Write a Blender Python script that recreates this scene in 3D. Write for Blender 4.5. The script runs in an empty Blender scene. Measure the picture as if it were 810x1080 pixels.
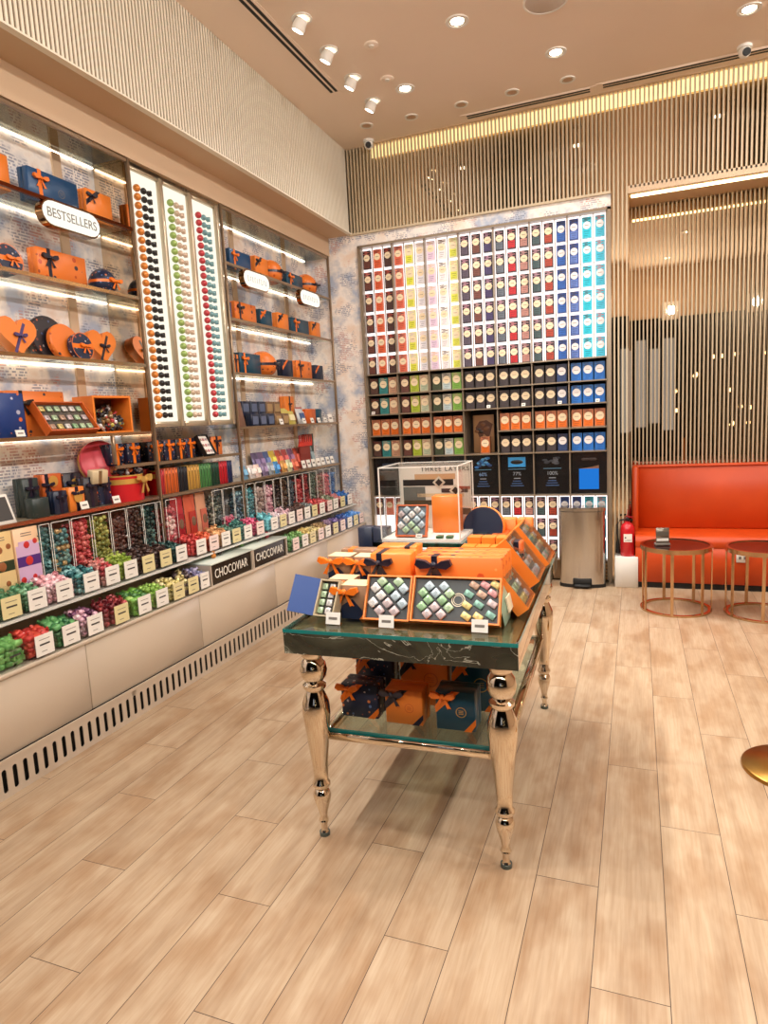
import bpy, bmesh, math, random
from mathutils import Matrix, Vector, Euler
random.seed(7)
S = bpy.context.scene
COL = S.collection
PI = math.pi
ORD = ['zeroth','first','second','third','fourth','fifth','sixth','seventh','eighth','ninth','tenth','eleventh','twelfth','thirteenth','fourteenth','fifteenth','sixteenth','seventeenth','eighteenth','nineteenth','twentieth','twenty-first','twenty-second','twenty-third','twenty-fourth','twenty-fifth','twenty-sixth','twenty-seventh','twenty-eighth','twenty-ninth','thirtieth']

# ------------------------------------------------------------------ materials
def lin(c):
    return tuple(((v/255)/12.92 if v/255 <= .04045 else ((v/255+.055)/1.055)**2.4) for v in c)
def c4(c): return (*lin(c), 1)
MATS = {}
def nm(name):
    m = bpy.data.materials.new(name); m.use_nodes = True
    return m, m.node_tree.nodes, m.node_tree.links
def mat(c, rough=.5, metal=0, coat=0, spec=.5, name=None):
    key = (tuple(c), rough, metal, coat, spec)
    if key in MATS: return MATS[key]
    m, N, L = nm(name or 'paint_%d_%d_%d' % tuple(c))
    b = N['Principled BSDF']
    b.inputs['Base Color'].default_value = c4(c)
    b.inputs['Roughness'].default_value = rough
    b.inputs['Metallic'].default_value = metal
    b.inputs['Coat Weight'].default_value = coat
    b.inputs['Specular IOR Level'].default_value = spec
    MATS[key] = m
    return m
def emis(c, s, name='light'):
    key = ('e', tuple(c), s)
    if key in MATS: return MATS[key]
    m, N, L = nm(name); N.clear()
    e = N.new('ShaderNodeEmission'); o = N.new('ShaderNodeOutputMaterial')
    e.inputs[0].default_value = c4(c); e.inputs[1].default_value = s
    L.new(e.outputs[0], o.inputs[0]); MATS[key] = m
    return m
def clear(tint, refl=1.0, rough=.02, name='clear'):
    m, N, L = nm(name); N.clear()
    t = N.new('ShaderNodeBsdfTransparent'); g = N.new('ShaderNodeBsdfGlossy'); f = N.new('ShaderNodeLayerWeight')
    mx = N.new('ShaderNodeMixShader'); o = N.new('ShaderNodeOutputMaterial'); mu = N.new('ShaderNodeMath')
    t.inputs[0].default_value = c4(tint); g.inputs['Roughness'].default_value = rough
    f.inputs[0].default_value = .5; pw = N.new('ShaderNodeMath'); pw.operation = 'POWER'; pw.inputs[1].default_value = 4.5
    mu.operation = 'MULTIPLY_ADD'; mu.inputs[1].default_value = refl; mu.inputs[2].default_value = .035*refl
    L.new(f.outputs['Facing'], pw.inputs[0]); L.new(pw.outputs[0], mu.inputs[0]); L.new(mu.outputs[0], mx.inputs[0])
    L.new(t.outputs[0], mx.inputs[1]); L.new(g.outputs[0], mx.inputs[2]); L.new(mx.outputs[0], o.inputs[0])
    return m
def ramp(N, stops, interp='LINEAR'):
    r = N.new('ShaderNodeValToRGB'); cr = r.color_ramp; cr.interpolation = interp
    while len(cr.elements) < len(stops): cr.elements.new(.5)
    for e, (p, c) in zip(cr.elements, stops):
        e.position = p; e.color = c if len(c) == 4 else c4(c)
    return r
def mixc(N, L, fac, a, b):
    m = N.new('ShaderNodeMix'); m.data_type = 'RGBA'
    for s, v in ((0, fac), (6, a), (7, b)):
        if isinstance(v, (int, float)): m.inputs[s].default_value = v
        elif isinstance(v, tuple): m.inputs[s].default_value = v
        else: L.new(v, m.inputs[s])
    return m.outputs[2]
def mapping(N, L, scale=(1,1,1), rot=(0,0,0), loc=(0,0,0), src='Object'):
    t = N.new('ShaderNodeTexCoord'); mp = N.new('ShaderNodeMapping')
    mp.inputs['Scale'].default_value = scale; mp.inputs['Rotation'].default_value = rot; mp.inputs['Location'].default_value = loc
    L.new(t.outputs[src], mp.inputs[0]); return mp.outputs[0]
def noise(N, L, vec, scale, detail=3, rough=.5):
    n = N.new('ShaderNodeTexNoise'); n.inputs['Scale'].default_value = scale
    n.inputs['Detail'].default_value = detail; n.inputs['Roughness'].default_value = rough
    L.new(vec, n.inputs['Vector']); return n.outputs['Fac']
def math_(N, L, op, a, b=0.0):
    m = N.new('ShaderNodeMath'); m.operation = op
    for i, v in enumerate((a, b)):
        if isinstance(v, (int, float)): m.inputs[i].default_value = v
        else: L.new(v, m.inputs[i])
    return m.outputs[0]

def wood_floor():
    m, N, L = nm('oak_planks'); b = N['Principled BSDF']
    tc = N.new('ShaderNodeTexCoord'); sp = N.new('ShaderNodeSeparateXYZ'); L.new(tc.outputs['Object'], sp.inputs[0])
    xx = math_(N, L, 'SUBTRACT', sp.outputs[0], .086-2.0)
    rw = math_(N, L, 'FLOOR', math_(N, L, 'DIVIDE', xx, .2))
    yy = math_(N, L, 'ADD', math_(N, L, 'ADD', sp.outputs[1], math_(N, L, 'MULTIPLY', rw, .4)), 20.8-2.05-.4*10+.4)
    cb = N.new('ShaderNodeCombineXYZ'); L.new(yy, cb.inputs[0]); L.new(math_(N, L, 'ADD', xx, 8.0), cb.inputs[1]); v = cb.outputs[0]
    br = N.new('ShaderNodeTexBrick'); br.offset = 0; br.squash = 1
    br.inputs['Scale'].default_value = 1; br.inputs['Brick Width'].default_value = 1.2; br.inputs['Row Height'].default_value = .2
    br.inputs['Mortar Size'].default_value = .0013; br.inputs['Mortar Smooth'].default_value = .2
    br.inputs['Color1'].default_value = (0, 0, 0, 1); br.inputs['Color2'].default_value = (1, 1, 1, 1)
    L.new(v, br.inputs['Vector'])
    # grain follows the plank, shifted per plank
    sh = N.new('ShaderNodeVectorMath'); sh.operation = 'MULTIPLY_ADD'
    L.new(br.outputs['Color'], sh.inputs[0]); sh.inputs[1].default_value = (7.3, 3.1, 5.7); L.new(v, sh.inputs[2])
    s1 = N.new('ShaderNodeVectorMath'); s1.operation = 'MULTIPLY'; s1.inputs[1].default_value = (1.3, 11, 1); L.new(sh.outputs[0], s1.inputs[0])
    s2 = N.new('ShaderNodeVectorMath'); s2.operation = 'MULTIPLY'; s2.inputs[1].default_value = (5, 110, 1); L.new(sh.outputs[0], s2.inputs[0])
    s3 = N.new('ShaderNodeVectorMath'); s3.operation = 'MULTIPLY'; s3.inputs[1].default_value = (2.2, 4.5, 1); L.new(sh.outputs[0], s3.inputs[0])
    n1 = noise(N, L, s1.outputs[0], 1.5, 5, .6); n2 = noise(N, L, s2.outputs[0], 1.2, 3); n3 = noise(N, L, s3.outputs[0], 1.6, 3, .55)
    base = ramp(N, [(.25, (163, 139, 114)), (.5, (180, 157, 131)), (.75, (192, 172, 147))]); L.new(n1, base.inputs[0])
    fine = ramp(N, [(.3, (236, 226, 214)), (.6, (255, 255, 255))]); L.new(n2, fine.inputs[0])
    big = ramp(N, [(.36, (228, 210, 192)), (.56, (255, 253, 250))]); L.new(n3, big.inputs[0])
    mu = N.new('ShaderNodeMix'); mu.data_type = 'RGBA'; mu.blend_type = 'MULTIPLY'; mu.inputs[0].default_value = .65
    L.new(base.outputs[0], mu.inputs[6]); L.new(fine.outputs[0], mu.inputs[7])
    mu2 = N.new('ShaderNodeMix'); mu2.data_type = 'RGBA'; mu2.blend_type = 'MULTIPLY'; mu2.inputs[0].default_value = .8
    L.new(mu.outputs[2], mu2.inputs[6]); L.new(big.outputs[0], mu2.inputs[7])
    col = mixc(N, L, br.outputs['Fac'], mu2.outputs[2], c4((70, 52, 42)))
    L.new(col, b.inputs['Base Color']); b.inputs['Roughness'].default_value = .36
    b.inputs['Specular IOR Level'].default_value = .35
    return m
def wallpaper(base=(248, 240, 232)):
    m, N, L = nm('script_wallpaper'); b = N['Principled BSDF']
    v = mapping(N, L)
    sx = N.new('ShaderNodeSeparateXYZ'); L.new(v, sx.inputs[0])
    h = math_(N, L, 'ADD', sx.outputs[0], sx.outputs[1])
    cb = N.new('ShaderNodeCombineXYZ'); L.new(h, cb.inputs[0]); L.new(sx.outputs[2], cb.inputs[1])
    row = math_(N, L, 'MULTIPLY', sx.outputs[2], 62.0)
    fr = math_(N, L, 'FRACT', row)
    line = math_(N, L, 'LESS_THAN', fr, .62)
    fl = math_(N, L, 'FLOOR', row)
    cw = N.new('ShaderNodeCombineXYZ'); L.new(math_(N, L, 'MULTIPLY', h, 34.0), cw.inputs[0]); L.new(math_(N, L, 'MULTIPLY', fl, 3.7), cw.inputs[1])
    wn = noise(N, L, cw.outputs[0], 1.6, 2)
    word = math_(N, L, 'GREATER_THAN', wn, .46)
    cl = noise(N, L, cb.outputs[0], 4.6, 3, .6)
    clr = ramp(N, [(.49, (0, 0, 0)), (.56, (255, 255, 255))]); L.new(cl, clr.inputs[0])
    ink = math_(N, L, 'MULTIPLY', math_(N, L, 'MULTIPLY', line, word), clr.outputs[0])
    hue = noise(N, L, cb.outputs[0], 3.1, 2); hr = ramp(N, [(.42, (196, 124, 104)), (.5, (110, 118, 142)), (.62, (84, 98, 138))]); L.new(hue, hr.inputs[0])
    wash = noise(N, L, cb.outputs[0], 3.6, 4, .6)
    wr = ramp(N, [(.34, (240, 220, 202)), (.46, base), (.54, (222, 218, 216)), (.62, (178, 188, 206))]); L.new(wash, wr.inputs[0])
    col = mixc(N, L, math_(N, L, 'MULTIPLY', ink, .68), wr.outputs[0], hr.outputs[0])
    L.new(col, b.inputs['Base Color']); b.inputs['Roughness'].default_value = .55
    return m
def floral(base, cs, scale, name):
    """printed gift paper: rings and dots scattered on a plain ground"""
    m, N, L = nm(name); b = N['Principled BSDF']
    v = mapping(N, L)
    vo = N.new('ShaderNodeTexVoronoi'); vo.inputs['Scale'].default_value = scale; vo.inputs['Randomness'].default_value = .85; L.new(v, vo.inputs['Vector'])
    se = N.new('ShaderNodeSeparateXYZ'); L.new(vo.outputs['Color'], se.inputs[0])
    pal = ramp(N, [(i/len(cs), c) for i, c in enumerate(cs)], 'CONSTANT'); L.new(se.outputs[0], pal.inputs[0])
    d = vo.outputs['Distance']
    rad = math_(N, L, 'MULTIPLY_ADD', se.outputs[1], .26); rad.node.inputs[2].default_value = .12
    inside = math_(N, L, 'LESS_THAN', d, rad)
    core = math_(N, L, 'LESS_THAN', d, math_(N, L, 'MULTIPLY', rad, .45))
    keep = math_(N, L, 'GREATER_THAN', se.outputs[2], .12)
    f = math_(N, L, 'MULTIPLY', math_(N, L, 'SUBTRACT', inside, math_(N, L, 'MULTIPLY', core, .7)), keep)
    col = mixc(N, L, f, c4(base), pal.outputs[0])
    L.new(col, b.inputs['Base Color']); b.inputs['Roughness'].default_value = .4
    return m
def marble():
    m, N, L = nm('dark_green_marble'); b = N['Principled BSDF']
    v = mapping(N, L, scale=(1, 1, 1.6))
    n0 = N.new('ShaderNodeTexNoise'); n0.inputs['Scale'].default_value = 2.6; n0.inputs['Detail'].default_value = 6; n0.inputs['Distortion'].default_value = 1.2; L.new(v, n0.inputs['Vector'])
    r0 = ramp(N, [(.35, (34, 36, 30)), (.5, (60, 62, 50)), (.62, (112, 114, 98))]); L.new(n0.outputs['Fac'], r0.inputs[0])
    n1 = N.new('ShaderNodeTexNoise'); n1.inputs['Scale'].default_value = 3.6; n1.inputs['Detail'].default_value = 4; n1.inputs['Distortion'].default_value = 2; L.new(v, n1.inputs['Vector'])
    vein = math_(N, L, 'LESS_THAN', math_(N, L, 'ABSOLUTE', math_(N, L, 'SUBTRACT', n1.outputs['Fac'], .5)), .005)
    col = mixc(N, L, math_(N, L, 'MULTIPLY', vein, .7), r0.outputs[0], c4((190, 188, 170)))
    L.new(col, b.inputs['Base Color']); b.inputs['Roughness'].default_value = .06; b.inputs['Coat Weight'].default_value = .6
    return m
def brushed(c, name):
    m, N, L = nm(name); b = N['Principled BSDF']
    v = mapping(N, L, scale=(90, 90, 1.5)); n = noise(N, L, v, 3, 3)
    r = ramp(N, [(.3, tuple(int(x*.93) for x in c)), (.7, c)]); L.new(n, r.inputs[0]); L.new(r.outputs[0], b.inputs['Base Color'])
    b.inputs['Metallic'].default_value = 1; b.inputs['Roughness'].default_value = .2
    return m
def leather():
    m, N, L = nm('orange_leather'); b = N['Principled BSDF']
    v = mapping(N, L); n = noise(N, L, v, 3, 4); r = ramp(N, [(.3, (190, 64, 14)), (.7, (204, 74, 20))]); L.new(n, r.inputs[0]); L.new(r.outputs[0], b.inputs['Base Color'])
    b.inputs['Roughness'].default_value = .38
    bu = N.new('ShaderNodeBump'); bu.inputs['Strength'].default_value = .12; n2 = noise(N, L, v, 160, 2); L.new(n2, bu.inputs['Height']); L.new(bu.outputs[0], b.inputs['Normal'])
    return m
def plaster(c, name):
    m, N, L = nm(name); b = N['Principled BSDF']
    v = mapping(N, L); n = noise(N, L, v, 1.4, 3); r = ramp(N, [(.3, tuple(int(x*.985) for x in c)), (.7, c)]); L.new(n, r.inputs[0]); L.new(r.outputs[0], b.inputs['Base Color'])
    b.inputs['Roughness'].default_value = .75
    return m

FLOOR = wood_floor(); WALLP = wallpaper(); CEIL = plaster((242, 224, 206), 'ceiling_paint'); CREAM = plaster((208, 180, 150), 'soffit_paint')
SLATM = mat((196, 178, 148), .4, name='slat_paint'); SLATW = mat((238, 230, 212), .35, name='pale_slat_paint')
MIRROR = mat((208, 184, 154), .015, 1, name='bronze_mirror'); BACKING = mat((126, 108, 88), .16, 0, .5, name='glossy_backing')
CAB = mat((200, 184, 164), .3, 0, .05, name='lacquer_cabinet'); GRILLE = mat((206, 192, 174), .3, .3, name='grille_metal'); BLACK = mat((12, 11, 10), .6, name='black_void')
POST = mat((146, 124, 100), .28, .5, name='bronze_post'); RAIL = mat((150, 116, 84), .12, 1, name='bronze_rail'); FRAME = mat((196, 182, 158), .3, .6, name='champagne_frame')
GLASS = clear((236, 240, 236), .45, .02, 'shelf_glass'); ACRYL = clear((250, 251, 251), .45, .03, 'acrylic'); DGLASS = mat((58, 30, 22), .05, 0, 1, name='dark_glass')
EDGE = mat((20, 120, 118), .12, 0, .4, name='green_glass_edge'); TGLASS = clear((214, 228, 220), .8, .02, 'green_glass')
BRASS = mat((226, 214, 196), .06, 1, name='polished_rose_brass'); BRASS2 = mat((208, 172, 132), .2, 1, name='brushed_brass'); STEEL = brushed((206, 202, 196), 'brushed_steel')
LED = emis((255, 236, 212), 6.0, 'led_strip'); LIT = emis((255, 246, 226), 1.15, 'lit_panel'); RACKLIT = emis((255, 240, 236), 1.9, 'rack_backlight'); COVE = emis((255, 218, 150), 1.8, 'cove_light')
LAMP = emis((255, 244, 226), 14, 'lamp_face'); SIGNLIT = emis((255, 250, 236), 1.15, 'sign_face'); MARBLE = marble(); LEATHER = leather()
WHITE = mat((236, 232, 224), .45, name='white_plastic'); GREY = mat((120, 112, 104), .5, name='grey_ink'); INK = mat((60, 56, 54), .6, name='dark_ink')
ORANGE = mat((232, 128, 46), .36, name='orange_card'); ORANGE2 = mat((206, 96, 36), .36, name='burnt_orange_card'); NAVY = mat((24, 70, 112), .34, name='navy_card'); DKNAVY = mat((24, 34, 58), .36, name='dark_navy_card')
RIBO = mat((240, 120, 30), .3, name='orange_satin'); RIBN = mat((26, 26, 44), .3, name='navy_satin'); RIBP = mat((70, 56, 110), .3, name='purple_satin'); GOLD = mat((214, 168, 84), .3, .35, name='gold_satin')
TEALBOX = mat((16, 66, 88), .34, name='teal_card'); RED = mat((196, 22, 32), .34, name='red_card'); PINKR = mat((232, 84, 98), .36, name='rose_card'); GRND = mat((46, 52, 54), .4, name='tray_liner')
FLO_N = floral((24, 34, 62), [(214, 120, 60), (200, 190, 190), (84, 110, 160), (180, 80, 50), (40, 40, 90)], 55, 'navy_floral_paper')
FLO_O = floral((228, 120, 44), [(190, 70, 20), (60, 50, 60), (240, 150, 80), (150, 60, 40)], 26, 'orange_floral_paper')
FLO_D = floral((40, 34, 40), [(216, 100, 40), (176, 166, 160), (60, 80, 120), (120, 60, 50)], 48, 'dark_floral_paper')
FLO_B = floral((22, 54, 118), [(180, 180, 200), (220, 110, 60), (60, 100, 170)], 30, 'blue_floral_paper')

# ------------------------------------------------------------------ mesh builder
class MB:
    def __init__(s): s.v = []; s.f = []; s.mi = []; s.sm = []; s.mats = []; s.T = Matrix()
    def m(s, mt):
        if mt not in s.mats: s.mats.append(mt)
        return s.mats.index(mt)
    def add(s, vs, fs, mt, smooth=False, T=None):
        o = len(s.v); X = s.T @ T if T is not None else s.T
        s.v += [tuple(X @ Vector(v)) for v in vs]; k = s.m(mt)
        for f in fs: s.f.append(tuple(i+o for i in f)); s.mi.append(k); s.sm.append(smooth)
        return s
    def box(s, x0, x1, y0, y1, z0, z1, mt, bev=0, T=None):
        if bev <= 0:
            vs = [(x, y, z) for x in (x0, x1) for y in (y0, y1) for z in (z0, z1)]
            return s.add(vs, [(0,1,3,2), (4,6,7,5), (0,4,5,1), (2,3,7,6), (0,2,6,4), (1,5,7,3)], mt, False, T)
        b = min(bev, (x1-x0)*.45, (y1-y0)*.45, (z1-z0)*.45)
        vs = []; idx = {}
        for ix, x in enumerate((x0, x1)):
            for iy, y in enumerate((y0, y1)):
                for iz, z in enumerate((z0, z1)):
                    sx, sy, sz = (b if ix == 0 else -b), (b if iy == 0 else -b), (b if iz == 0 else -b)
                    idx[ix, iy, iz] = len(vs)
                    vs += [(x, y+sy, z+sz), (x+sx, y, z+sz), (x+sx, y+sy, z)]
        fs = []
        I = lambda a, k: idx[a]+k
        for k in range(3):
            for e in (0, 1):
                o = [i for i in range(3) if i != k]; q = []
                for (p, r) in ((0,0), (1,0), (1,1), (0,1)):
                    a = [0,0,0]; a[k] = e; a[o[0]] = p; a[o[1]] = r; q.append(I(tuple(a), k))
                fs.append(q)
        for k in range(3):
            o = [i for i in range(3) if i != k]
            for p in (0, 1):
                for r in (0, 1):
                    a = [0,0,0]; c = [0,0,0]; a[k] = 0; c[k] = 1
                    a[o[0]] = c[o[0]] = p; a[o[1]] = c[o[1]] = r
                    fs.append([I(tuple(a), o[0]), I(tuple(c), o[0]), I(tuple(c), o[1]), I(tuple(a), o[1])])
        for a in idx: fs.append([idx[a], idx[a]+1, idx[a]+2])
        cx = Vector(((x0+x1)/2, (y0+y1)/2, (z0+z1)/2)); out = []
        for f in fs:
            p = [Vector(vs[i]) for i in f]; n = (p[1]-p[0]).cross(p[2]-p[0])
            c = sum(p, Vector())/len(p)
            out.append(tuple(f) if n.dot(c-cx) > 0 else tuple(reversed(f)))
        return s.add(vs, out, mt, False, T)
    def lathe(s, prof, mt, seg=24, c=(0,0,0), T=None, smooth=True, cap=True):
        vs = []; fs = []; n = len(prof)
        for (r, z) in prof:
            for k in range(seg):
                a = 2*PI*k/seg; vs.append((c[0]+r*math.cos(a), c[1]+r*math.sin(a), c[2]+z))
        for i in range(n-1):
            for k in range(seg):
                k2 = (k+1) % seg; fs.append((i*seg+k, i*seg+k2, (i+1)*seg+k2, (i+1)*seg+k))
        s.add(vs, fs, mt, smooth, T)
        if cap:
            if prof[0][0] > 1e-6: s.add(vs[:seg], [tuple(reversed(range(seg)))], mt, False, T)
            if prof[-1][0] > 1e-6: s.add(vs[-seg:], [tuple(range(seg))], mt, False, T)
        return s
    def cyl(s, r, z0, z1, mt, seg=24, c=(0,0,0), T=None, bev=0):
        if bev: return s.lathe([(r-bev, z0), (r, z0+bev), (r, z1-bev), (r-bev, z1)], mt, seg, c, T, False)
        return s.lathe([(r, z0), (r, z1)], mt, seg, c, T, False)
    def ring(s, ro, ri, z0, z1, mt, seg=32, c=(0,0,0), T=None):
        return s.lathe([(ri, z0), (ro, z0), (ro, z1), (ri, z1), (ri, z0)], mt, seg, c, T, False, False)
    def ball(s, c, r, mt, seg=10, rings=6, sc=(1,1,1), T=None):
        vs = [(c[0], c[1], c[2]-r*sc[2])]; fs = []
        for i in range(1, rings):
            a = -PI/2+PI*i/rings
            for k in range(seg):
                b = 2*PI*k/seg; vs.append((c[0]+r*sc[0]*math.cos(a)*math.cos(b), c[1]+r*sc[1]*math.cos(a)*math.sin(b), c[2]+r*sc[2]*math.sin(a)))
        vs.append((c[0], c[1], c[2]+r*sc[2])); t = len(vs)-1
        for k in range(seg):
            k2 = (k+1) % seg; fs.append((0, 1+k2, 1+k)); fs.append((t, t-seg+k, t-seg+k2))
            for i in range(rings-2): fs.append((1+i*seg+k, 1+i*seg+k2, 1+(i+1)*seg+k2, 1+(i+1)*seg+k))
        return s.add(vs, fs, mt, True, T)
    def prism(s, poly, y0, y1, mt, T=None, smooth=False):
        """outline in x,z (counter-clockwise seen from -y), extruded from y0 (front) to y1 (back)"""
        n = len(poly); vs = [(x, y0, z) for x, z in poly]+[(x, y1, z) for x, z in poly]
        fs = [tuple(range(n)), tuple(reversed(range(n, 2*n)))]
        s.add(vs, fs, mt, False, T)
        return s.add(vs, [(i, i+n, (i+1) % n+n, (i+1) % n) for i in range(n)], mt, smooth, T)
    def tube(s, pts, r, mt, seg=8, T=None):
        vs = []; fs = []; n = len(pts); P = [Vector(p) for p in pts]
        for i, p in enumerate(P):
            d = (P[min(i+1, n-1)]-P[max(i-1, 0)]).normalized()
            u = d.cross(Vector((0, 0, 1))) if abs(d.z) < .9 else d.cross(Vector((1, 0, 0)))
            u.normalize(); w = d.cross(u)
            for k in range(seg):
                a = 2*PI*k/seg; vs.append(tuple(p+r*(math.cos(a)*u+math.sin(a)*w)))
        for i in range(n-1):
            for k in range(seg):
                k2 = (k+1) % seg; fs.append((i*seg+k, i*seg+k2, (i+1)*seg+k2, (i+1)*seg+k))
        fs += [tuple(reversed(range(seg))), tuple(range((n-1)*seg, n*seg))]
        return s.add(vs, fs, mt, True, T)
    def merge(s, o, T):
        for k, mt in enumerate(o.mats):
            pass
        off = len(s.v); X = s.T @ T
        s.v += [tuple(X @ Vector(v)) for v in o.v]; km = [s.m(mt) for mt in o.mats]
        for f, i, q in zip(o.f, o.mi, o.sm): s.f.append(tuple(a+off for a in f)); s.mi.append(km[i]); s.sm.append(q)
        return s
    def mesh(s, name):
        me = bpy.data.meshes.new(name); me.from_pydata(s.v, [], s.f)
        for mt in s.mats: me.materials.append(mt)
        me.polygons.foreach_set('material_index', s.mi); me.polygons.foreach_set('use_smooth', s.sm)
        bm = bmesh.new(); bm.from_mesh(me); bmesh.ops.remove_doubles(bm, verts=bm.verts, dist=1e-5)
        bmesh.ops.recalc_face_normals(bm, faces=bm.faces); bm.to_mesh(me); bm.free(); me.set_sharp_from_angle(angle=math.radians(48)); me.update()
        return me
    def build(s, name, parent=None, loc=(0,0,0), rot=(0,0,0)):
        return link(name, s.mesh(name), parent, loc, rot)
def link(name, me, parent=None, loc=(0,0,0), rot=(0,0,0)):
    o = bpy.data.objects.new(name, me); COL.objects.link(o); o.parent = parent
    o.location = loc; o.rotation_euler = rot
    return o
def tag(o, label, cat, group=None, kind=None):
    o['label'] = label; o['category'] = cat
    if len(label.split()) > 16: print('LONG', label)
    if group: o['group'] = group
    if kind: o['kind'] = kind
    return o
def struct(o): o['kind'] = 'structure'; return o
def thing(name, label, cat, loc=(0,0,0), rz=0, group=None, rot=None):
    o = bpy.data.objects.new(name, None); o.empty_display_size = .02; COL.objects.link(o)
    o.location = loc; o.rotation_euler = rot or (0, 0, rz)
    return tag(o, label, cat, group)
def dup(root, label, loc=None, rz=None, group=None):
    r = root.copy(); COL.objects.link(r)
    if loc is not None: r.location = loc
    if rz is not None: r.rotation_euler = (0, 0, rz)
    r['label'] = label
    if group: r['group'] = group
    for ch in list(root.children):
        c = ch.copy(); COL.objects.link(c); c.parent = r
        for g in list(ch.children):
            d = g.copy(); COL.objects.link(d); d.parent = c
    return r
def Rz(a): return Matrix.Rotation(a, 4, 'Z')
def Rx(a): return Matrix.Rotation(a, 4, 'X')
def Ry(a): return Matrix.Rotation(a, 4, 'Y')
def Tr(x, y, z): return Matrix.Translation((x, y, z))
_txt = {}
def text(name, s, size, mt, parent, loc, rot, ext=.0006, sx=1.0, space=1.0):
    """lettering as a mesh; its baseline centre sits at loc"""
    cu = bpy.data.curves.new(name, 'FONT'); cu.body = s; cu.size = size; cu.extrude = ext; cu.align_x = 'CENTER'; cu.align_y = 'CENTER'; cu.space_character = space
    t = bpy.data.objects.new(name, cu); COL.objects.link(t)
    bpy.context.view_layer.update()
    me = bpy.data.meshes.new_from_object(t.evaluated_get(bpy.context.evaluated_depsgraph_get()))
    bpy.data.objects.remove(t); me.name = name; me.materials.clear(); me.materials.append(mt)
    o = link(name, me, parent, loc, rot); o.scale = (sx, 1, 1)
    return o

# ------------------------------------------------------------------ the room
YB = 6.1; XL = -2.58; XS = -2.82; XW = -3.07; ZC = 4.1; XR = 3.4
b = MB(); b.box(XW-.1, XR+.1, -9, 6.75, -.08, 0, FLOOR); struct(b.build('floor'))
b = MB(); b.box(XW-.1, XR+.1, -.6, 6.75, ZC, ZC+.1, CEIL); struct(b.build('ceiling'))
b = MB(); b.box(XW-.1, XW, -.6, 6.75, 0, ZC, WALLP); struct(b.build('wall_left'))
b = MB(); b.box(XW, -2.5, YB, YB+.1, 0, 3.34, WALLP)
b.box(-2.5, -.2, YB, YB+.08, 3.215, 3.34, WALLP); b.box(-2.5, -.16, 6.45, 6.55, 0, 3.34, BLACK)
b.box(XW, XR, 6.62, 6.72, 0, ZC, CREAM); struct(b.build('wall_back'))
b = MB(); b.box(XR, XR+.1, -.6, 6.75, 0, ZC, CREAM); struct(b.build('wall_right'))
# bulkhead over the left display
b = MB(); b.box(XW, XL, -.6, YB, 3.34, ZC, CREAM); b.box(XL-.002, XL+.004, -.6, YB, 3.36, ZC, BACKING); b.box(XS-.02, XS+.012, -.6, YB, 3.17, 3.34, CREAM); struct(b.build('trim_1'))
b = MB()
n = int((6.08+.55)/.0275)
for i in range(n):
    y = -.55+i*.0275; b.box(XL+.004, XL+.011, y, y+.0125, 3.345, ZC, SLATW)
b.box(XL-.01, XL+.03, -.6, YB, 3.335, 3.345, SLATW); struct(b.build('trim_2'))
# mirror and slat screen over the back wall
b = MB(); b.box(-2.58, XR, YB+.05, YB+.07, 3.34, ZC, MIRROR); b.box(-.2, -.06, YB+.05, YB+.07, 0, 3.34, MIRROR)
b.box(-.06, XR, 6.55, 6.57, 0, 3.3, MIRROR); struct(b.build('mirror_1'))
b = MB(); x = -2.56
while x < XR:
    b.box(x, x+.013, YB-.02, YB+.012, 3.34 if (x < -.205 or x > -.07) else 0, ZC, SLATM); x += .0335
b.box(-2.58, -.2, YB-.022, YB+.05, 3.325, 3.345, SLATM); struct(b.build('trim_3'))
b = MB(); b.box(-.065, XR, YB-.02, 6.6, 3.3, 3.36, CREAM); b.box(-.075, -.06, YB+.07, 6.6, 0, 3.3, CREAM); struct(b.build('trim_4'))
b = MB(); x = -.045
while x < XR:
    b.box(x, x+.012, 6.5, 6.53, 0, 3.3, SLATM); x += .033
struct(b.build('trim_5'))
# cove lights
t = thing('cove_light', 'long warm cove light glowing along the top of the slatted back wall', 'light', (-.6, YB-.01, ZC))
MB().box(-1.72, XR+.58, .035, .048, -.1, -.002, COVE).build('light_strip', t)
MB().box(-1.74, XR+.6, -.045, -.02, -.006, 0, CREAM).build('lip', t)
t = thing('cove_light', 'warm light strip under the header above the orange bench niche', 'light', (0, 6.2, 3.3))
MB().box(-.04, XR, -.06, -.02, -.012, 0, emis((255, 226, 170), 10, 'niche_light')).build('light_strip', t)
# shopfront behind the viewpoint, seen only in the mirrors: a dark mall
DARK = mat((26, 20, 17), .6, name='dark_mall_wall')
b = MB(); b.box(XW-.1, XR+.1, -.7, -.6, 3.2, ZC, CREAM); struct(b.build('trim_6'))
b = MB(); b.box(XW-2, XR+2, -9.1, -9, 0, 5, DARK); b.box(XW-2.1, XW-2, -9, -.6, 0, 5, DARK); b.box(XR+2, XR+2.1, -9, -.6, 0, 5, DARK)
b.box(XW-2, XR+2, -9, -.7, 4.9, 5, DARK); struct(b.build('wall_front'))

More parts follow.
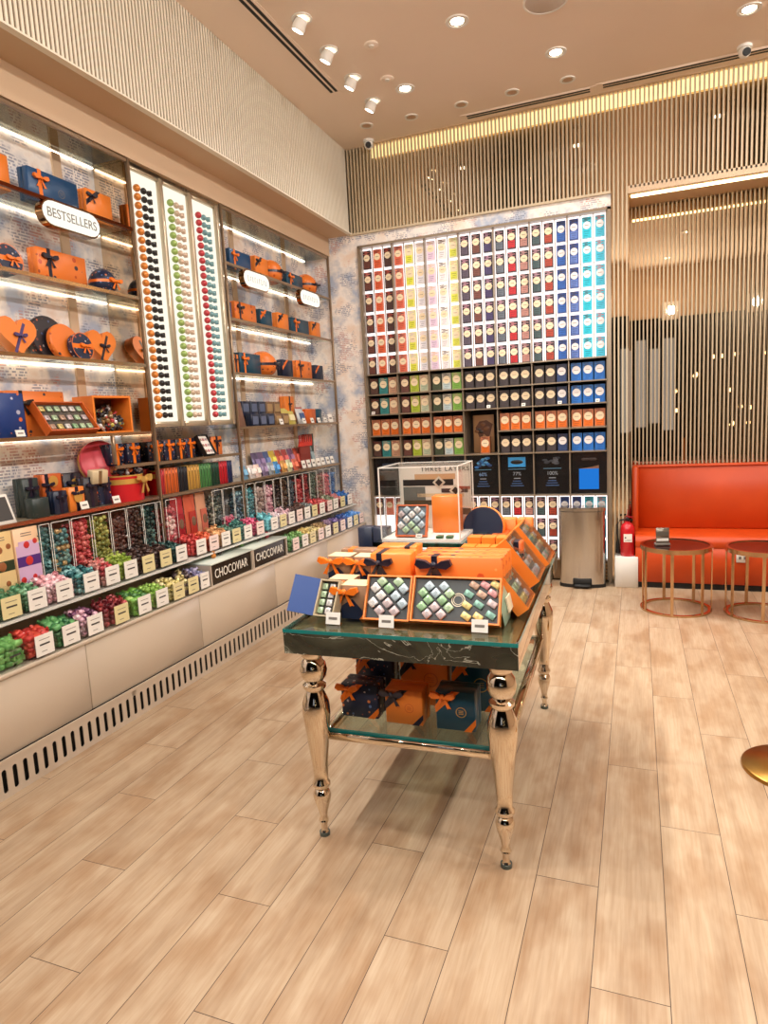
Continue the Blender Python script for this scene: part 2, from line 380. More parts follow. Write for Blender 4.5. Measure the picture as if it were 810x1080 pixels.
# ------------------------------------------------------------------ ceiling fittings
def disc_light(r):
    pass
WLAMP = (1.0, .955, .9)
def lamp(loc, e, size=.12, rot=(0,0,0), spread=140):
    d = bpy.data.lights.new('lamp', 'AREA'); d.shape = 'DISK'; d.size = size; d.energy = e; d.color = WLAMP; d.spread = math.radians(spread)
    o = bpy.data.objects.new('lamp_light', d); COL.objects.link(o); o.location = loc; o.rotation_euler = rot
    return o
def downlight(x, y, label, on=True, r=.075):
    t = thing('downlight', label, 'ceiling light', (x, y, ZC), group='recessed ceiling downlights')
    b = MB(); b.ring(r, r*.72, -.008, 0, WHITE, 32); b.build('trim_ring', t)
    b = MB(); b.lathe([(r*.72, -.006), (r*.55, -.001)], FRAME, 24, cap=False); b.build('reflector', t)
    b = MB(); b.cyl(r*.56, -.004, -.001, LAMP if on else mat((196, 160, 128), .4), 24); b.build('lamp_face', t)
    return t
DL = [(-1.09, 4.57, 'bright round downlight nearest the left of the ceiling middle'), (-.54, 5.25, 'bright round downlight ahead of the left ceiling speaker'),
      (-1.68, 5.24, 'bright round downlight beside the row of tilted spotlights'), (.69, 5.3, 'bright round downlight at the right edge of the ceiling')]
for x, y, l in DL: downlight(x, y, l); lamp((x, y, ZC-.02), 9)
for i, (x, y) in enumerate([(-2.19, 5.69), (-1.79, 5.72), (-1.35, 5.7), (-.93, 5.69), (-.5, 5.69)]):
    downlight(x, y, 'small unlit round downlight, %s from the left along the back wall' % ORD[i+1], False, .058)
for x, y in [(-1.09, 2.9), (.4, 3.6), (-1.09, 1.2), (.69, 1.9), (2.3, 5.0), (2.3, 3.2), (2.3, 1.2), (.5, .2), (-1.2, -.3)]:
    lamp((x, y, ZC-.03), 42 if x > 2 else 9, .12, (0, math.radians(50), 0) if x > 2 else (0, 0, 0), 150)  # unseen right-hand lamps are added fill, tilted to brighten the left wall
    downlight(x, y, 'round downlight in the ceiling outside the picture')['group'] = 'downlights outside the picture'
def spotlight(x, y, label):
    t = thing('spotlight', label, 'ceiling light', (x, y, ZC), group='tilted ceiling spotlights')
    b = MB(); b.ring(.066, .048, -.006, 0, WHITE, 32); b.build('trim_ring', t)
    R = Tr(-.01, 0, -.02) @ Ry(math.radians(28))
    b = MB(); b.lathe([(.038, .015), (.043, -.04), (.038, -.055), (.034, -.052)], WHITE, 24, T=R, cap=False); b.build('spot_head', t)
    b = MB(); b.cyl(.0345, -.053, -.048, LAMP, 24, T=R); b.build('lamp_face', t)
    return t
for i, y in enumerate((4.1, 4.5, 4.91, 5.31)):
    spotlight(-1.98, y, 'white tilted spotlight aimed at the left wall, %s of the row counted from the front' % ORD[i+1])
for i, y in enumerate((3.7, 3.3, 2.6, 1.8)):
    spotlight(-1.98, y, 'white tilted spotlight in the row, outside the picture')['group'] = 'spotlights outside the picture'
for y in (1.2, 1.8, 2.6, 3.3, 4.1, 4.5, 4.91, 5.31):
    lamp((-2.02, y, ZC-.1), 7, .09, (0, math.radians(-28), 0), 75)
for x in (-2.2, -.8, .6, 2.0):
    lamp((x, -.52, 3.3), 26, .14, (math.radians(92), 0, 0), 170)  # added fill lamps facing into the shop, to brighten fronts and ceiling
    t = thing('fill_floodlight', 'added white fill floodlight over the shop entrance behind the viewpoint', 'light', (x, -.6, 3.3), group='added fill floodlights over the entrance')
    MB().box(-.16, .16, 0, .06, -.16, .16, WHITE, .01).build('housing', t)
def slot_vent(p0, p1, label):
    p0 = Vector((*p0, ZC)); p1 = Vector((*p1, ZC)); d = p1-p0; a = math.atan2(d.y, d.x); n = d.length
    t = thing('slot_vent', label, 'vent', p0, a)
    b = MB(); b.box(-.05, n+.05, -.055, .055, -.004, 0, CEIL); b.box(0, n, -.045, -.042, -.008, -.004, CEIL); b.build('frame', t)
    for k in (-1, 1): b = MB(); b.box(0, n, k*.02-.011, k*.02+.011, -.006, -.0042, BLACK); b.build('air_slot', t)
slot_vent((-2.2, 3.75), (-2.19, 5.03), 'black twin-slot air vent running beside the slatted bulkhead')
slot_vent((-1.36, 5.95), (-.35, 5.95), 'black twin-slot air vent left of the other along the back wall')
slot_vent((-.25, 5.93), (1.5, 5.93), 'black twin-slot air vent at the right above the orange bench')
for x, y, l in ((-2.29, 5.98, 'white dome security camera in the back left ceiling corner'), (.73, 5.8, 'dark dome security camera at the right end of the vent')):
    t = thing('ceiling_camera', l, 'camera', (x, y, ZC))
    MB().cyl(.05, -.02, 0, WHITE, 24).build('base', t)
    MB().ball((0, 0, -.04), .042, WHITE, 16, 10).build('housing', t)
    MB().cyl(.026, .03, .047, BLACK, 20, T=Tr(.0, 0, -.045) @ Rz(math.radians(15)) @ Rx(math.radians(105))).build('lens', t)
for x, y, l in ((-1.69, 4.56, 'small pale ceiling sensor between spotlights and downlights'), (-1.75, 5.03, 'small pale ceiling sensor nearer the back wall')):
    t = thing('ceiling_sensor', l, 'sensor', (x, y, ZC)); MB().cyl(.05, -.012, 0, CEIL, 24, bev=.004).build('base', t); MB().cyl(.018, -.02, -.012, WHITE, 16).build('cap', t)
t = thing('ceiling_speaker', 'round pale speaker grille cut off by the top of the picture', 'speaker', (-.53, 4.6, ZC))
MB().cyl(.13, -.008, 0, mat((206, 190, 176), .5), 36, bev=.003).build('grille', t); MB().ring(.14, .128, -.01, 0, WHITE, 36).build('rim', t)

# ------------------------------------------------------------------ left wall: uprights, shelves, lit panels
def upright(x, y, z0, z1, label, w=.014):
    b = MB(); b.box(x-.012, x+.012, y-w/2, y+w/2, z0, z1, POST, .003)
    tag(b.build('shelf_upright'), label, 'shelf post', 'bronze shelf uprights')
upright(XS, 3.345, .77, 3.17, 'bronze upright at the left edge of the lit candy panels')
upright(XS, 4.285, .77, 3.17, 'bronze upright at the right edge of the lit candy panels')
upright(XS, 6.075, .77, 3.17, 'bronze upright in the far corner by the back wall')
upright(XS, 2.99, 1.38, 1.55, 'short bronze upright beside the rose round lid', .016)
b = MB(); b.box(XW, XS-.012, 3.332, 3.338, .77, 3.17, mat((226, 204, 176), .02, 1, name='tinted_mirror')); struct(b.build('mirror_2'))  # mirror on the side wall of the near bay
b = MB(); b.box(XW, XW+.012, 3.015, 3.075, 1.58, 3.33, CREAM); b.box(XW, XW+.012, 4.74, 4.8, .8, 3.33, CREAM); b.box(XW, XW+.012, 5.6, 5.66, .8, 3.33, CREAM); struct(b.build('trim_7'))
def shelf(y0, y1, z, label, led=True, rail=RAIL, glass=True):
    t = thing('glass_shelf', label, 'shelf', (0, 0, z), group='shelves on the left wall')
    MB().box(XW+.003, XS-.012, y0, y1, -.01, 0, GLASS if glass else FRAME).build('shelf_panel', t)
    MB().box(XS-.012, XS+.006, y0, y1, -.016, .003, rail).build('front_rail', t, )
    if led: MB().box(XW+.004, XW+.014, y0+.01, y1-.01, -.017, -.011, LED).build('light_strip', t)
    return t
SH = [(2.77, 'topmost'), (2.37, 'second from top'), (1.97, 'third from top'), (1.56, 'fourth from top')]
RB = mat((196, 160, 124), .16, .9, name='pale_bronze_rail'); RDK = mat((120, 60, 34), .1, .9, name='copper_rail')
for i, (z, w) in enumerate(SH):
    shelf(1.2, 3.328, z, 'long glass shelf of the near left bay, %s with gift boxes' % w, True, RDK if i == 0 else RB)
    shelf(4.3, 6.06, z, 'long glass shelf of the far left bay, %s with gift boxes' % w, i < 3, POST)
for y0, y1, w in ((1.2, 3.33, 'near left'), (4.3, 6.06, 'far left')):
    shelf(y0, y1, 3.16, 'empty glass shelf with light strip under the soffit, %s bay' % w, True, POST)
shelf(1.2, 3.328, 1.15, 'shelf carrying the red round gift box in the near left bay', False, RB, False)
shelf(3.36, 4.27, 1.15, 'shelf of upright slim ribboned bars under the lit panels', False, POST, False)
shelf(4.3, 6.06, 1.15, 'shelf of small treat packets in the far left bay', False, POST, False)
shelf(3.36, 4.27, 1.365, 'shelf of bow-tied patterned boxes just under the lit panels', False, POST)
shelf(3.0, 3.33, 1.37, 'short shelf with two bow-tied boxes beside the rose lid', False, POST)

def twist_candy(c, r=.02, twist=True):
    b = MB(); b.ball((0, 0, 0), r, c, 8, 6, (1.05, 1, 1))
    if twist:
        for s in (-1, 1):
            vs = [(s*r*.85, 0, r*.25), (s*r*.85, 0, -r*.25), (s*r*.85, r*.25, 0), (s*r*.85, -r*.25, 0), (s*r*1.7, r*.2, r*.75), (s*r*1.7, -r*.2, -r*.75), (s*r*1.7, r*.75, -r*.1), (s*r*1.7, -r*.75, r*.1)]
            b.add(vs, [(0, 4, 6, 2), (2, 6, 5, 1), (1, 5, 7, 3), (3, 7, 4, 0)], c)
    return b
PAN = [(3.355, 3.655, (230, 126, 30), (26, 22, 22), 'orange', 'black'), (3.665, 3.95, (150, 186, 84), (206, 176, 150), 'green', 'beige'), (3.96, 4.26, (206, 44, 54), (104, 160, 168), 'red', 'blue-grey')]
PN = ['left', 'middle', 'right']
def foil(c, rough=.32):
    g = sum(c)/3; return mat(tuple(int(min(255, .8*v+.2*g+8)) for v in c), rough, .2, .2)
for k, (y0, y1, ca, cb, na, nb) in enumerate(PAN):
    t = thing('lit_candy_panel', 'tall lit white panel with %s and %s candies, %s of three' % (na, nb, PN[k]), 'display panel', (XS, y0, 1.585), group='tall lit candy panels')
    w = y1-y0; h = 1.56
    MB().box(-.045, -.03, .012, w-.012, .02, h-.01, LIT).build('light_panel', t)
    b = MB(); b.box(-.2, -.024, 0, .012, 0, h, FRAME, .002); b.box(-.2, .0, w-.03, w, 0, h, FRAME, .002); b.box(-.2, -.01, .012, w-.03, 0, .034, FRAME, .002); b.box(-.2, -.01, .012, w-.03, h-.02, h, FRAME, .002); b.build('frame', t)
    ma = twist_candy(foil(ca), .0225, False).mesh('candy'); mb = MB(); mm = foil(cb)
    mb.ball((0, 0, 0), .02, mm, 8, 6); mb.box(-.006, .006, .018, .03, -.006, .006, mm); mb.merge(twist_candy(mm, .015, False), Tr(0, .045, 0)); mb.box(-.012, .012, .05, .062, -.015, .015, mm)
    mb = mb.mesh('candy')
    for r in range(28):
        z = 1.585+.075+r*.0505; row = ORD[28-r]
        o = link('wrapped_candy', ma, None, (XS-.006, y0+.058, z)); tag(o, '%s foil-wrapped candy, %s from the top of the %s lit panel' % (na, row, PN[k]), 'candy', '%s candies on the %s lit panel' % (na, PN[k]))
        o = link('wrapped_candy', mb, None, (XS-.008, y0+.12, z)); tag(o, '%s twist-wrapped candy, %s from the top of the %s lit panel' % (nb, row, PN[k]), 'candy', '%s candies on the %s lit panel' % (nb, PN[k]))

# ------------------------------------------------------------------ gift boxes; local frame: x right, front faces -y, base at z=0
def bow_mb(s, mt, tails=True):
    b = MB()
    for q in (-1, 1):
        out = [(0, 0), (.3, .2), (.62, .26), (.7, .05), (.5, -.1), (.2, -.06)]
        b.prism([(q*x*s, z*s) for x, z in (out if q > 0 else out[::-1])], -.2*s, .02*s, mt)
        if tails:
            tl = [(0, -.02), (.1, -.04), (.46, -.62), (.34, -.6), (.26, -.66)]
            b.prism([(q*x*s, z*s) for x, z in (tl[::-1] if q > 0 else tl)], -.08*s, -.05*s, mt)
    b.ball((0, -.12*s, .03*s), .13*s, mt, 8, 6, (1, 1, 1.1))
    return b
def place(t, loc, rz, lean=0):
    t.location = loc; t.rotation_euler = (Rz(rz) @ Rx(-lean)).to_euler()
LW = PI/2          # facing the room from the left wall
def gift(name, label, w, d, h, mt, loc, rz=LW, rib=None, style='left', bow=.07, group=None, emblem=None, lean=0, lid=True, cat='gift box', bz=None):
    t = thing(name, label, cat, loc, rz, group); place(t, loc, rz, lean)
    b = MB()
    if lid: b.box(-w/2+.002, w/2-.002, .0, d-.022, 0, h, mt, .003); b.box(-w/2, w/2, d-.03, d, 0, h, mt, .003)
    else: b.box(-w/2, w/2, 0, d, 0, h, mt, .003)
    b.build('box_body', t)
    if rib:
        x = {'left': -w*.27, 'mid': 0, 'right': w*.27, 'corner': -w*.3}[style]; rw = .011
        b = MB()
        if style == 'corner':
            e = .0012; a = w*.42
            b.prism([(-w/2, h*.62), (-w/2+.001, h*.62-.03), (-w/2+a+.03, h), (-w/2+a, h)], -e, 0, rib)
        else:
            b.box(x-rw, x+rw, -.0014, 0, 0, h, rib); b.box(x-rw, x+rw, -.0014, d+.0005, h, h+.0014, rib)
        b.build('ribbon', t)
        zb = h*(bz or (.78 if style == 'corner' else .72))
        bow_mb(bow*.82, rib).build('bow', t, (x, -.004, zb))
    if emblem:
        b = MB(); b.ring(h*.13, h*.115, -.0008, .0004, emblem, 24, T=Tr(w*.14, 0, h*.48) @ Rx(PI/2))
        for q in (-1, 0, 1): b.box(w*.14-h*.06, w*.14+h*.06, -.0008, 0, h*.48+q*h*.04-.001, h*.48+q*h*.04+.001, emblem)
        b.build('emblem', t)
    return t
def heart_pts(w, h, n=28):
    P = []
    for i in range(n):
        a = 2*PI*i/n
        P.append((16*math.sin(a)**3/32*w, (13*math.cos(a)-5*math.cos(2*a)-2*math.cos(3*a)-math.cos(4*a)+17)/29*h))
    return P[::-1]
def heart(label, w, d, h, mt, loc, rib, rz=LW, lean=.12, group='heart boxes'):
    t = thing('heart_box', label, 'gift box', loc, rz, group); place(t, loc, rz, lean)
    P = heart_pts(w, h); b = MB(); b.prism(P, 0, d*.45, mt, smooth=True); b.prism([(x*.97, (z-h/2)*.97+h/2) for x, z in P], d*.45, d, mt, smooth=True); b.build('box_body', t)
    b = MB(); M_ = Tr(.005, 0, h*.5) @ Ry(math.radians(28)); b.box(-.008, .008, -.0015, 0, -h*.46, h*.4, rib, T=M_); b.build('ribbon', t)
    bow_mb(.055, rib).build('bow', t, (.005, -.004, h*.52))
    return t
def tin(label, r, d, mt, loc, rz=LW, lean=.15, rib=None, side=None, group='round gift tins'):
    t = thing('round_gift_tin', label, 'gift tin', loc, rz, group); place(t, loc, rz, lean)
    T_ = Tr(0, 0, r) @ Rx(PI/2); side = side or mt
    b = MB(); b.lathe([(r*.97, -d), (r*.97, -d*.45), (r, -d*.45), (r, -.006), (r-.006, 0)], side, 40, T=T_, smooth=False); b.cyl(r-.006, -.001, .0008, mt, 40, T=T_); b.build('tin_body', t)
    if rib:
        b = MB(); b.box(-r*.98, r*.98, -.0022, -.001, r-.012, r+.012, rib); b.ring(r+.0012, r-.002, -.0, .0001, rib, 40, T=T_); b.build('ribbon', t)
        bow_mb(.06, rib).build('bow', t, (r*.2, -.004, r))
    return t
def egg(label, r, h, mt, loc, rib, rz=LW, lean=0):
    t = thing('ribboned_egg_box', label, 'gift egg', loc, rz, 'ribbon-tied eggs on the left wall')
    pr = [(r*math.sin(PI*i/14)*(1-.16*math.cos(PI*i/14)*-1 if i < 7 else 1-.14*(i-7)/7), h/2-h/2*math.cos(PI*i/14)) for i in range(15)]
    MB().lathe([(max(a, .0), z) for a, z in pr], mt, 24, cap=False, c=(0, r, 0)).build('shell', t)
    b = MB(); b.ring(r+.002, r-.01, h*.42, h*.52, rib, 28, c=(0, r, 0)); b.build('ribbon', t)
    bow_mb(.07, rib).build('bow', t, (r*.25, 0, h*.47))
    return t
def price_card(label, loc, rz, w=.045, h=.032, group='white price cards'):
    t = thing('price_card', label, 'price card', loc, rz, group)
    b = MB(); b.box(-w/2, w/2, 0, .003, .002, h, WHITE, T=Rx(-.25)); b.box(-w/2, w/2, -.004, .024, 0, .003, ACRYL); b.build('card', t)
    b = MB(); b.box(-w*.3, w*.3, -.0008, 0, h*.42, h*.62, GREY, T=Rx(-.25)); b.build('printed_price', t)
    return t
XG = -2.9
def G(y, z, x=XG): return (x, y, z)
z = 2.771
gift('gift_box', 'orange box at the left picture edge on the top shelf', .1, .07, .17, ORANGE, G(2.53, z))
gift('gift_box', 'wide blue gift box with an orange bow, behind the bestsellers sign', .33, .07, .165, NAVY, G(2.85, z), rib=RIBO, style='left', bow=.085, emblem=GREY)
gift('gift_box', 'orange gift box with navy bow, right of the wide blue box on the top shelf', .2, .06, .17, ORANGE, G(3.17, z), rib=RIBN, style='corner', bow=.07)
z = 2.371
tin('small navy floral drum with orange ribbon at the left picture edge', .075, .07, FLO_N, G(2.53, z), rib=RIBO)
gift('gift_box', 'wide orange gift box with navy bow under the bestsellers sign', .33, .07, .17, FLO_O, G(2.85, z), rib=RIBN, style='left', bow=.09)
egg('navy floral egg box tied with orange ribbon, second shelf near bay', .078, .15, FLO_N, G(3.17, z, -2.86), RIBO)
z = 1.971
heart('orange heart box with purple ribbon, left of the round tins', .23, .07, .2, ORANGE, G(2.545, z, -2.92), RIBP)
tin('large dark floral round tin at the back of the leaning trio', .122, .06, FLO_D, G(2.78, z, -2.96))
tin('orange floral round tin in the middle of the leaning trio', .1, .035, FLO_O, G(2.83, z, -2.905))
tin('small navy floral tin with orange bow at the front of the leaning trio', .075, .04, FLO_N, G(2.89, z, -2.855), rib=RIBO, lean=.1)
heart('orange heart box with navy ribbon, right of the round tins', .22, .07, .2, ORANGE, G(3.15, z, -2.95), RIBN)
z = 1.561
gift('gift_box', 'blue floral box at the left picture edge above the bags', .22, .05, .22, FLO_B, G(2.36, z, -2.87))
gift('gift_box', 'large burnt-orange gift box with a black bow behind the candy tray', .36, .06, .24, FLO_O, G(2.63, z, -2.96), rib=mat((22, 18, 20), .4), style='left', bow=.11)
def choc_mb(c, s=.03, top=None):
    b = MB(); b.box(-s/2, s/2, -s/2, s/2, 0, s*.5, c, s*.16)
    if top: b.box(-s*.28, s*.28, -s*.28, s*.28, s*.5, s*.53, top)
    return b
PAST = [(186, 222, 170), (236, 232, 226), (150, 200, 140), (216, 190, 190), (240, 214, 120), (190, 214, 226), (236, 150, 150), (206, 160, 130), (120, 180, 160)]
_chm = {}
def choc_mesh(c, s, rect=1.0):
    k = (c, s, rect)
    if k not in _chm:
        b = MB(); s *= .86; c = tuple(int(v*.9-6) for v in c); b.box(-s/2*rect, s/2*rect, -s/2, s/2, 0, s*.38, foil(c, .4), s*.07); b.box(-s*.2, s*.2, -s*.2, s*.2, s*.38, s*.4, foil(tuple(int(x*.8) for x in c), .4)); _chm[k] = b.mesh('chocolate')
    return _chm[k]
def tray(label, w, h, d, loc, rz, tilt, outer, cat='open chocolate box', group=None, name='open_chocolate_box', liner=GRND):
    """open box lying back at an angle: local x right, y up the slope, z out of the box; base edge at the origin"""
    M_ = Tr(*loc) @ Rz(rz) @ Rx(tilt)
    t = thing(name, label, cat, group=group); t.matrix_world = M_; t.location = M_.to_translation(); t.rotation_euler = M_.to_euler()
    e = .006
    b = MB(); b.box(-w/2, w/2, 0, h, -.0, .006, outer)
    b.box(-w/2, -w/2+e, 0, h, .006, d, outer); b.box(w/2-e, w/2, 0, h, .006, d, outer); b.box(-w/2+e, w/2-e, 0, e, .006, d, outer); b.box(-w/2+e, w/2-e, h-e, h, .006, d, outer); b.build('box_body', t)
    MB().box(-w/2+e, w/2-e, e, h-e, .006, d*.55, liner).build('tray_liner', t)
    return t, M_, d*.55
def chocs(M_, z, cells, s, labf, group, rotz=0, rect=1.0, names=None):
    for i, (x, y, ci) in enumerate(cells):
        me = choc_mesh(PAST[ci], s, rect); o = link('wrapped_chocolate', me)
        X = M_ @ Tr(x, y, z+.0005) @ Rz(rotz); o.location = X.to_translation(); o.rotation_euler = X.to_euler()
        tag(o, labf(i, ci), 'chocolate', group)
CNAME = ['pale green', 'white', 'green', 'dusty pink', 'yellow', 'pale blue', 'salmon pink', 'tan', 'teal green']
t, M_, zz = tray('open orange box of eighteen pastel sweets leaning on the orange box', .33, .19, .05, (-2.852, 2.73, z), LW, math.radians(55), ORANGE2, liner=mat((70, 60, 50), .5))
cells = [((c-2.5)*.05, .035+r*.058, random.choice([0, 4, 7, 1, 3, 2])) for r in range(3) for c in range(6)]
R3 = ['bottom', 'middle', 'top']
chocs(M_, zz, cells, .036, lambda i, ci: '%s sweet, %s in the %s row of the shelf tray of eighteen' % (CNAME[ci], ORD[i % 6+1], R3[i//6]), 'sweets in the tray on the fourth shelf')
# open cube box
t = thing('open_gift_cube', 'deep orange box lying open and full of dark wrapped sweets', 'gift box', (-2.86, 3.06, z), LW-.12)
b = MB(); w = .135
b.box(-w, w, 0, .17, 0, .012, ORANGE); b.box(-w, w, 0, .17, .205, .217, ORANGE); b.box(-w, -w+.012, 0, .17, .012, .205, ORANGE); b.box(w-.012, w, 0, .17, .012, .205, ORANGE); b.box(-w+.012, w-.012, .158, .17, .012, .205, mat((90, 40, 16), .5)); b.build('box_body', t)
pal = [(40, 34, 34), (60, 66, 70), (196, 180, 60), (190, 40, 40), (210, 206, 200), (150, 110, 60)]
fm = MB()
for i in range(110):
    yy = random.uniform(.025, .15); fm.merge(twist_candy(foil(random.choice(pal)), .015), Tr(random.uniform(-.08, .08), yy, .03+random.uniform(0, .14)*(.4+.6*yy/.15)) @ Euler((random.random()*6, random.random()*6, 0)).to_matrix().to_4x4())
X = Tr(-2.86, 3.06, z) @ Rz(LW-.12)
o = fm.build('wrapped_sweets', None, X.to_translation(), X.to_euler()); tag(o, 'heap of dark wrapped sweets inside the open orange cube box', 'sweets', kind='stuff')
price_card('price card in front of the blue floral box on the fourth shelf', (-2.826, 2.395, z+.004), LW, .05, .035)
# far-left bay
z = 2.771; BX = -2.9
gift('gift_box', 'blue gift box with orange bow, leftmost on the far top shelf', .3, .06, .15, NAVY, G(4.63, z, BX), rib=RIBO, style='left', bow=.08)
gift('gift_box', 'orange box with navy corner ribbon, left of the far top egg', .2, .06, .17, ORANGE, G(4.95, z, BX), rib=RIBN, style='corner', bow=.06)
egg('orange floral egg box with navy bow, left of two on the far top shelf', .115, .21, FLO_O, G(5.2, z, -2.86), RIBN)
gift('gift_box', 'blue gift box with orange bow between the two orange eggs', .3, .06, .14, TEALBOX, G(5.52, z, BX), rib=RIBO, style='left', bow=.08)
egg('orange floral egg box with navy bow, right of two by the corner', .115, .21, FLO_O, G(5.86, z, -2.86), RIBN)
z = 2.371
gift('gift_box', 'sliver of blue box beside the right lit panel, far second shelf', .06, .06, .14, NAVY, G(4.42, z, BX))
gift('gift_box', 'wide orange floral box with navy bow, far second shelf', .31, .06, .16, FLO_O, G(4.65, z, BX), rib=RIBN, style='left', bow=.085)
gift('gift_box', 'square blue box with orange corner bow, far second shelf', .19, .06, .15, TEALBOX, G(4.96, z, BX), rib=RIBO, style='corner', bow=.055)
gift('gift_box', 'small orange box with navy corner bow, middle of the far second shelf', .19, .06, .16, ORANGE, G(5.25, z, BX), rib=RIBN, style='corner', bow=.055)
gift('gift_box', 'wide teal box with orange bow, far second shelf', .33, .06, .15, TEALBOX, G(5.57, z, BX), rib=RIBO, style='left', bow=.085)
gift('gift_box', 'small orange box with navy corner bow, far second shelf by the corner', .18, .06, .16, ORANGE, G(5.89, z, BX), rib=RIBN, style='corner', bow=.055)
z = 1.971
gift('gift_box', 'sliver of orange box beside the right lit panel, far third shelf', .08, .06, .15, ORANGE, G(4.45, z, BX), rib=RIBN, style='mid', bow=.04)
gift('gift_box', 'wide blue box with orange bow, far third shelf', .31, .06, .17, TEALBOX, G(4.66, z, BX), rib=RIBO, style='left', bow=.085)
egg('plump orange floral egg box with navy bow, far third shelf', .125, .22, FLO_O, G(4.97, z, -2.855), RIBN)
gift('gift_box', 'upright blue box with orange diagonal ribbon left of the orange box, far third shelf', .19, .06, .16, DKNAVY, G(5.27, z, BX), rib=RIBO, style='corner', bow=.03)
gift('gift_box', 'orange floral box with navy bow, far third shelf', .3, .06, .17, FLO_O, G(5.59, z, BX), rib=RIBN, style='left', bow=.08)
gift('gift_box', 'upright blue box with orange diagonal ribbon by the corner, far third shelf', .17, .06, .15, DKNAVY, G(5.9, z, BX), rib=RIBO, style='corner', bow=.03)
# far-left bay, fourth shelf: little boxes and packets
z = 1.561
t0 = None
for r in range(2):
    for c in range(5):
        col = DKNAVY if c < 3 else mat((120, 90, 60), .4)
        lab_ = '%s little box, %s from left in the %s row, far fourth shelf' % ('navy' if c < 3 else 'brown', ORD[c+1], 'front' if r == 0 else 'back upper')
        t = thing('small_gift_box', lab_, 'gift box', (-2.87 if r == 0 else -2.95, 4.62+c*.125, z), LW, 'little square boxes on the far fourth shelf')
        hh = .1 if r == 0 else .205
        MB().box(-.055, .055, 0, .06, 0, hh, col, .004).build('box_body', t)
        b = MB(); b.box(-.04, .04, -.001, 0, hh-.085, hh-.02, mat((92, 104, 132), .4) if c < 3 else mat((170, 140, 100), .4)); b.build('label_print', t)
gift('leaning_brochure', 'narrow brown card leaning at the left end of the far fourth shelf', .12, .02, .2, mat((120, 86, 70), .5), G(4.42, z, -2.87), lean=.2, lid=False, cat='card')
def packet(label, w, h, c, loc, rz=LW, lean=.25, c2=None, group='small treat packets', name='treat_packet'):
    t = thing(name, label, 'packet', loc, rz, group); place(t, loc, rz, lean)
    b = MB(); P = []
    for j in range(7):
        z_ = h*j/6; th = .018*math.sin(PI*j/6)+.001
        P.append([(-w/2, 0, z_), (-w/4, -th, z_), (w/4, -th, z_), (w/2, 0, z_), (w/4, th*.6, z_), (-w/4, th*.6, z_)])
    vs = [p for r in P for p in r]; fs = [tuple(range(5, -1, -1)), tuple(range(36, 42))]
    for j in range(6):
        for k in range(6): fs.append((j*6+k, j*6+(k+1) % 6, (j+1)*6+(k+1) % 6, (j+1)*6+k))
    b.add(vs, fs, foil(c)); b.build('wrapper', t, (0, .02, 0))
    if c2:
        b = MB(); b.box(-w*.3, w*.3, -.022, -.017, h*.3, h*.7, mat(c2, .4)); b.build('label_print', t, (0, .02, 0))
    return t
packet('yellow pouch on the far fourth shelf beside the little boxes', .16, .13, (206, 186, 70), G(5.26, z, -2.87), c2=(236, 226, 180))
packet('small yellow pouch behind its twin on the far fourth shelf', .13, .16, (214, 196, 90), G(5.33, z, -2.95))
gift('gift_box', 'small orange box standing high at the back of the far fourth shelf', .17, .06, .26, ORANGE, G(5.44, z, -3.0), rib=RIBN, style='mid', bow=.05)
packet('white and blue striped packet on the far fourth shelf', .14, .15, (196, 200, 206), G(5.46, z, -2.87), c2=(60, 90, 140))
packet('red and white packet on the far fourth shelf', .13, .17, (196, 90, 80), G(5.58, z, -2.93), c2=(226, 220, 214))
gift('gift_box', 'low orange carton on the far fourth shelf near the corner', .2, .06, .14, ORANGE2, G(5.72, z, -2.93))
gift('gift_box', 'teal carton on the far fourth shelf next to the corner', .12, .05, .14, TEALBOX, G(5.89, z, -2.93))
price_card('pale price card at the corner end of the far fourth shelf', (-2.83, 5.96, z+.004), LW, .09, .08)
for i, y in enumerate((4.98, 5.4, 5.56, 5.7, 5.84)): price_card('small price card, %s from the left on the far fourth shelf' % ORD[i+1], (-2.832, y, z+.004), LW, .06, .05)
# far-left bay, 1.15 shelf: packets
z = 1.151
PK = [((90, 74, 120), 4.78), ((110, 84, 130), 4.87), ((70, 90, 150), 4.96), ((220, 186, 50), 5.06), ((196, 74, 48), 5.17), ((186, 60, 60), 5.28), ((120, 70, 110), 5.39), ((200, 66, 46), 5.5), ((206, 70, 52), 5.6), ((86, 84, 96), 5.7), ((100, 120, 126), 5.79)]
PKN = ['purple', 'plum', 'blue', 'yellow', 'brick-red', 'crimson', 'mauve', 'vermilion', 'red', 'slate', 'grey-green']
for i, (c, y) in enumerate(PK):
    packet('%s foil pouch standing in the back row of the treat shelf, %s from left' % (PKN[i], ORD[i+1]), .1, .2, c, (-2.95, y, z), c2=tuple(min(255, v+60) for v in c))
FR_ = [((90, 150, 190), 4.43, 'sky-blue'), ((210, 200, 196), 4.54, 'white'), ((232, 200, 190), 4.63, 'cream'), ((120, 100, 140), 4.74, 'violet'), ((140, 150, 160), 4.84, 'grey'), ((50, 130, 200), 4.94, 'bright blue'), ((206, 140, 60), 5.06, 'amber'), ((196, 200, 150), 5.16, 'pale olive'), ((214, 90, 60), 5.27, 'coral')]
for i, (c, y, nme) in enumerate(FR_):
    packet('%s small packet in the front row of the treat shelf' % nme, .085, .11, c, (-2.865, y, z), c2=tuple(min(255, v+50) for v in c))
for i, y in enumerate((5.37, 5.47, 5.57, 5.67, 5.77, 5.88, 5.98)): price_card('pale upright price card, %s from left at the treat shelf\'s corner end' % ORD[i+1], (-2.85, y, z+.004), LW, .07, .075)
t = thing('paper_crown', 'red zigzag paper crown on the treat shelf', 'paper crown', (-2.95, 5.6, z), LW, None)
b = MB(); P = [(-.14, .2)]
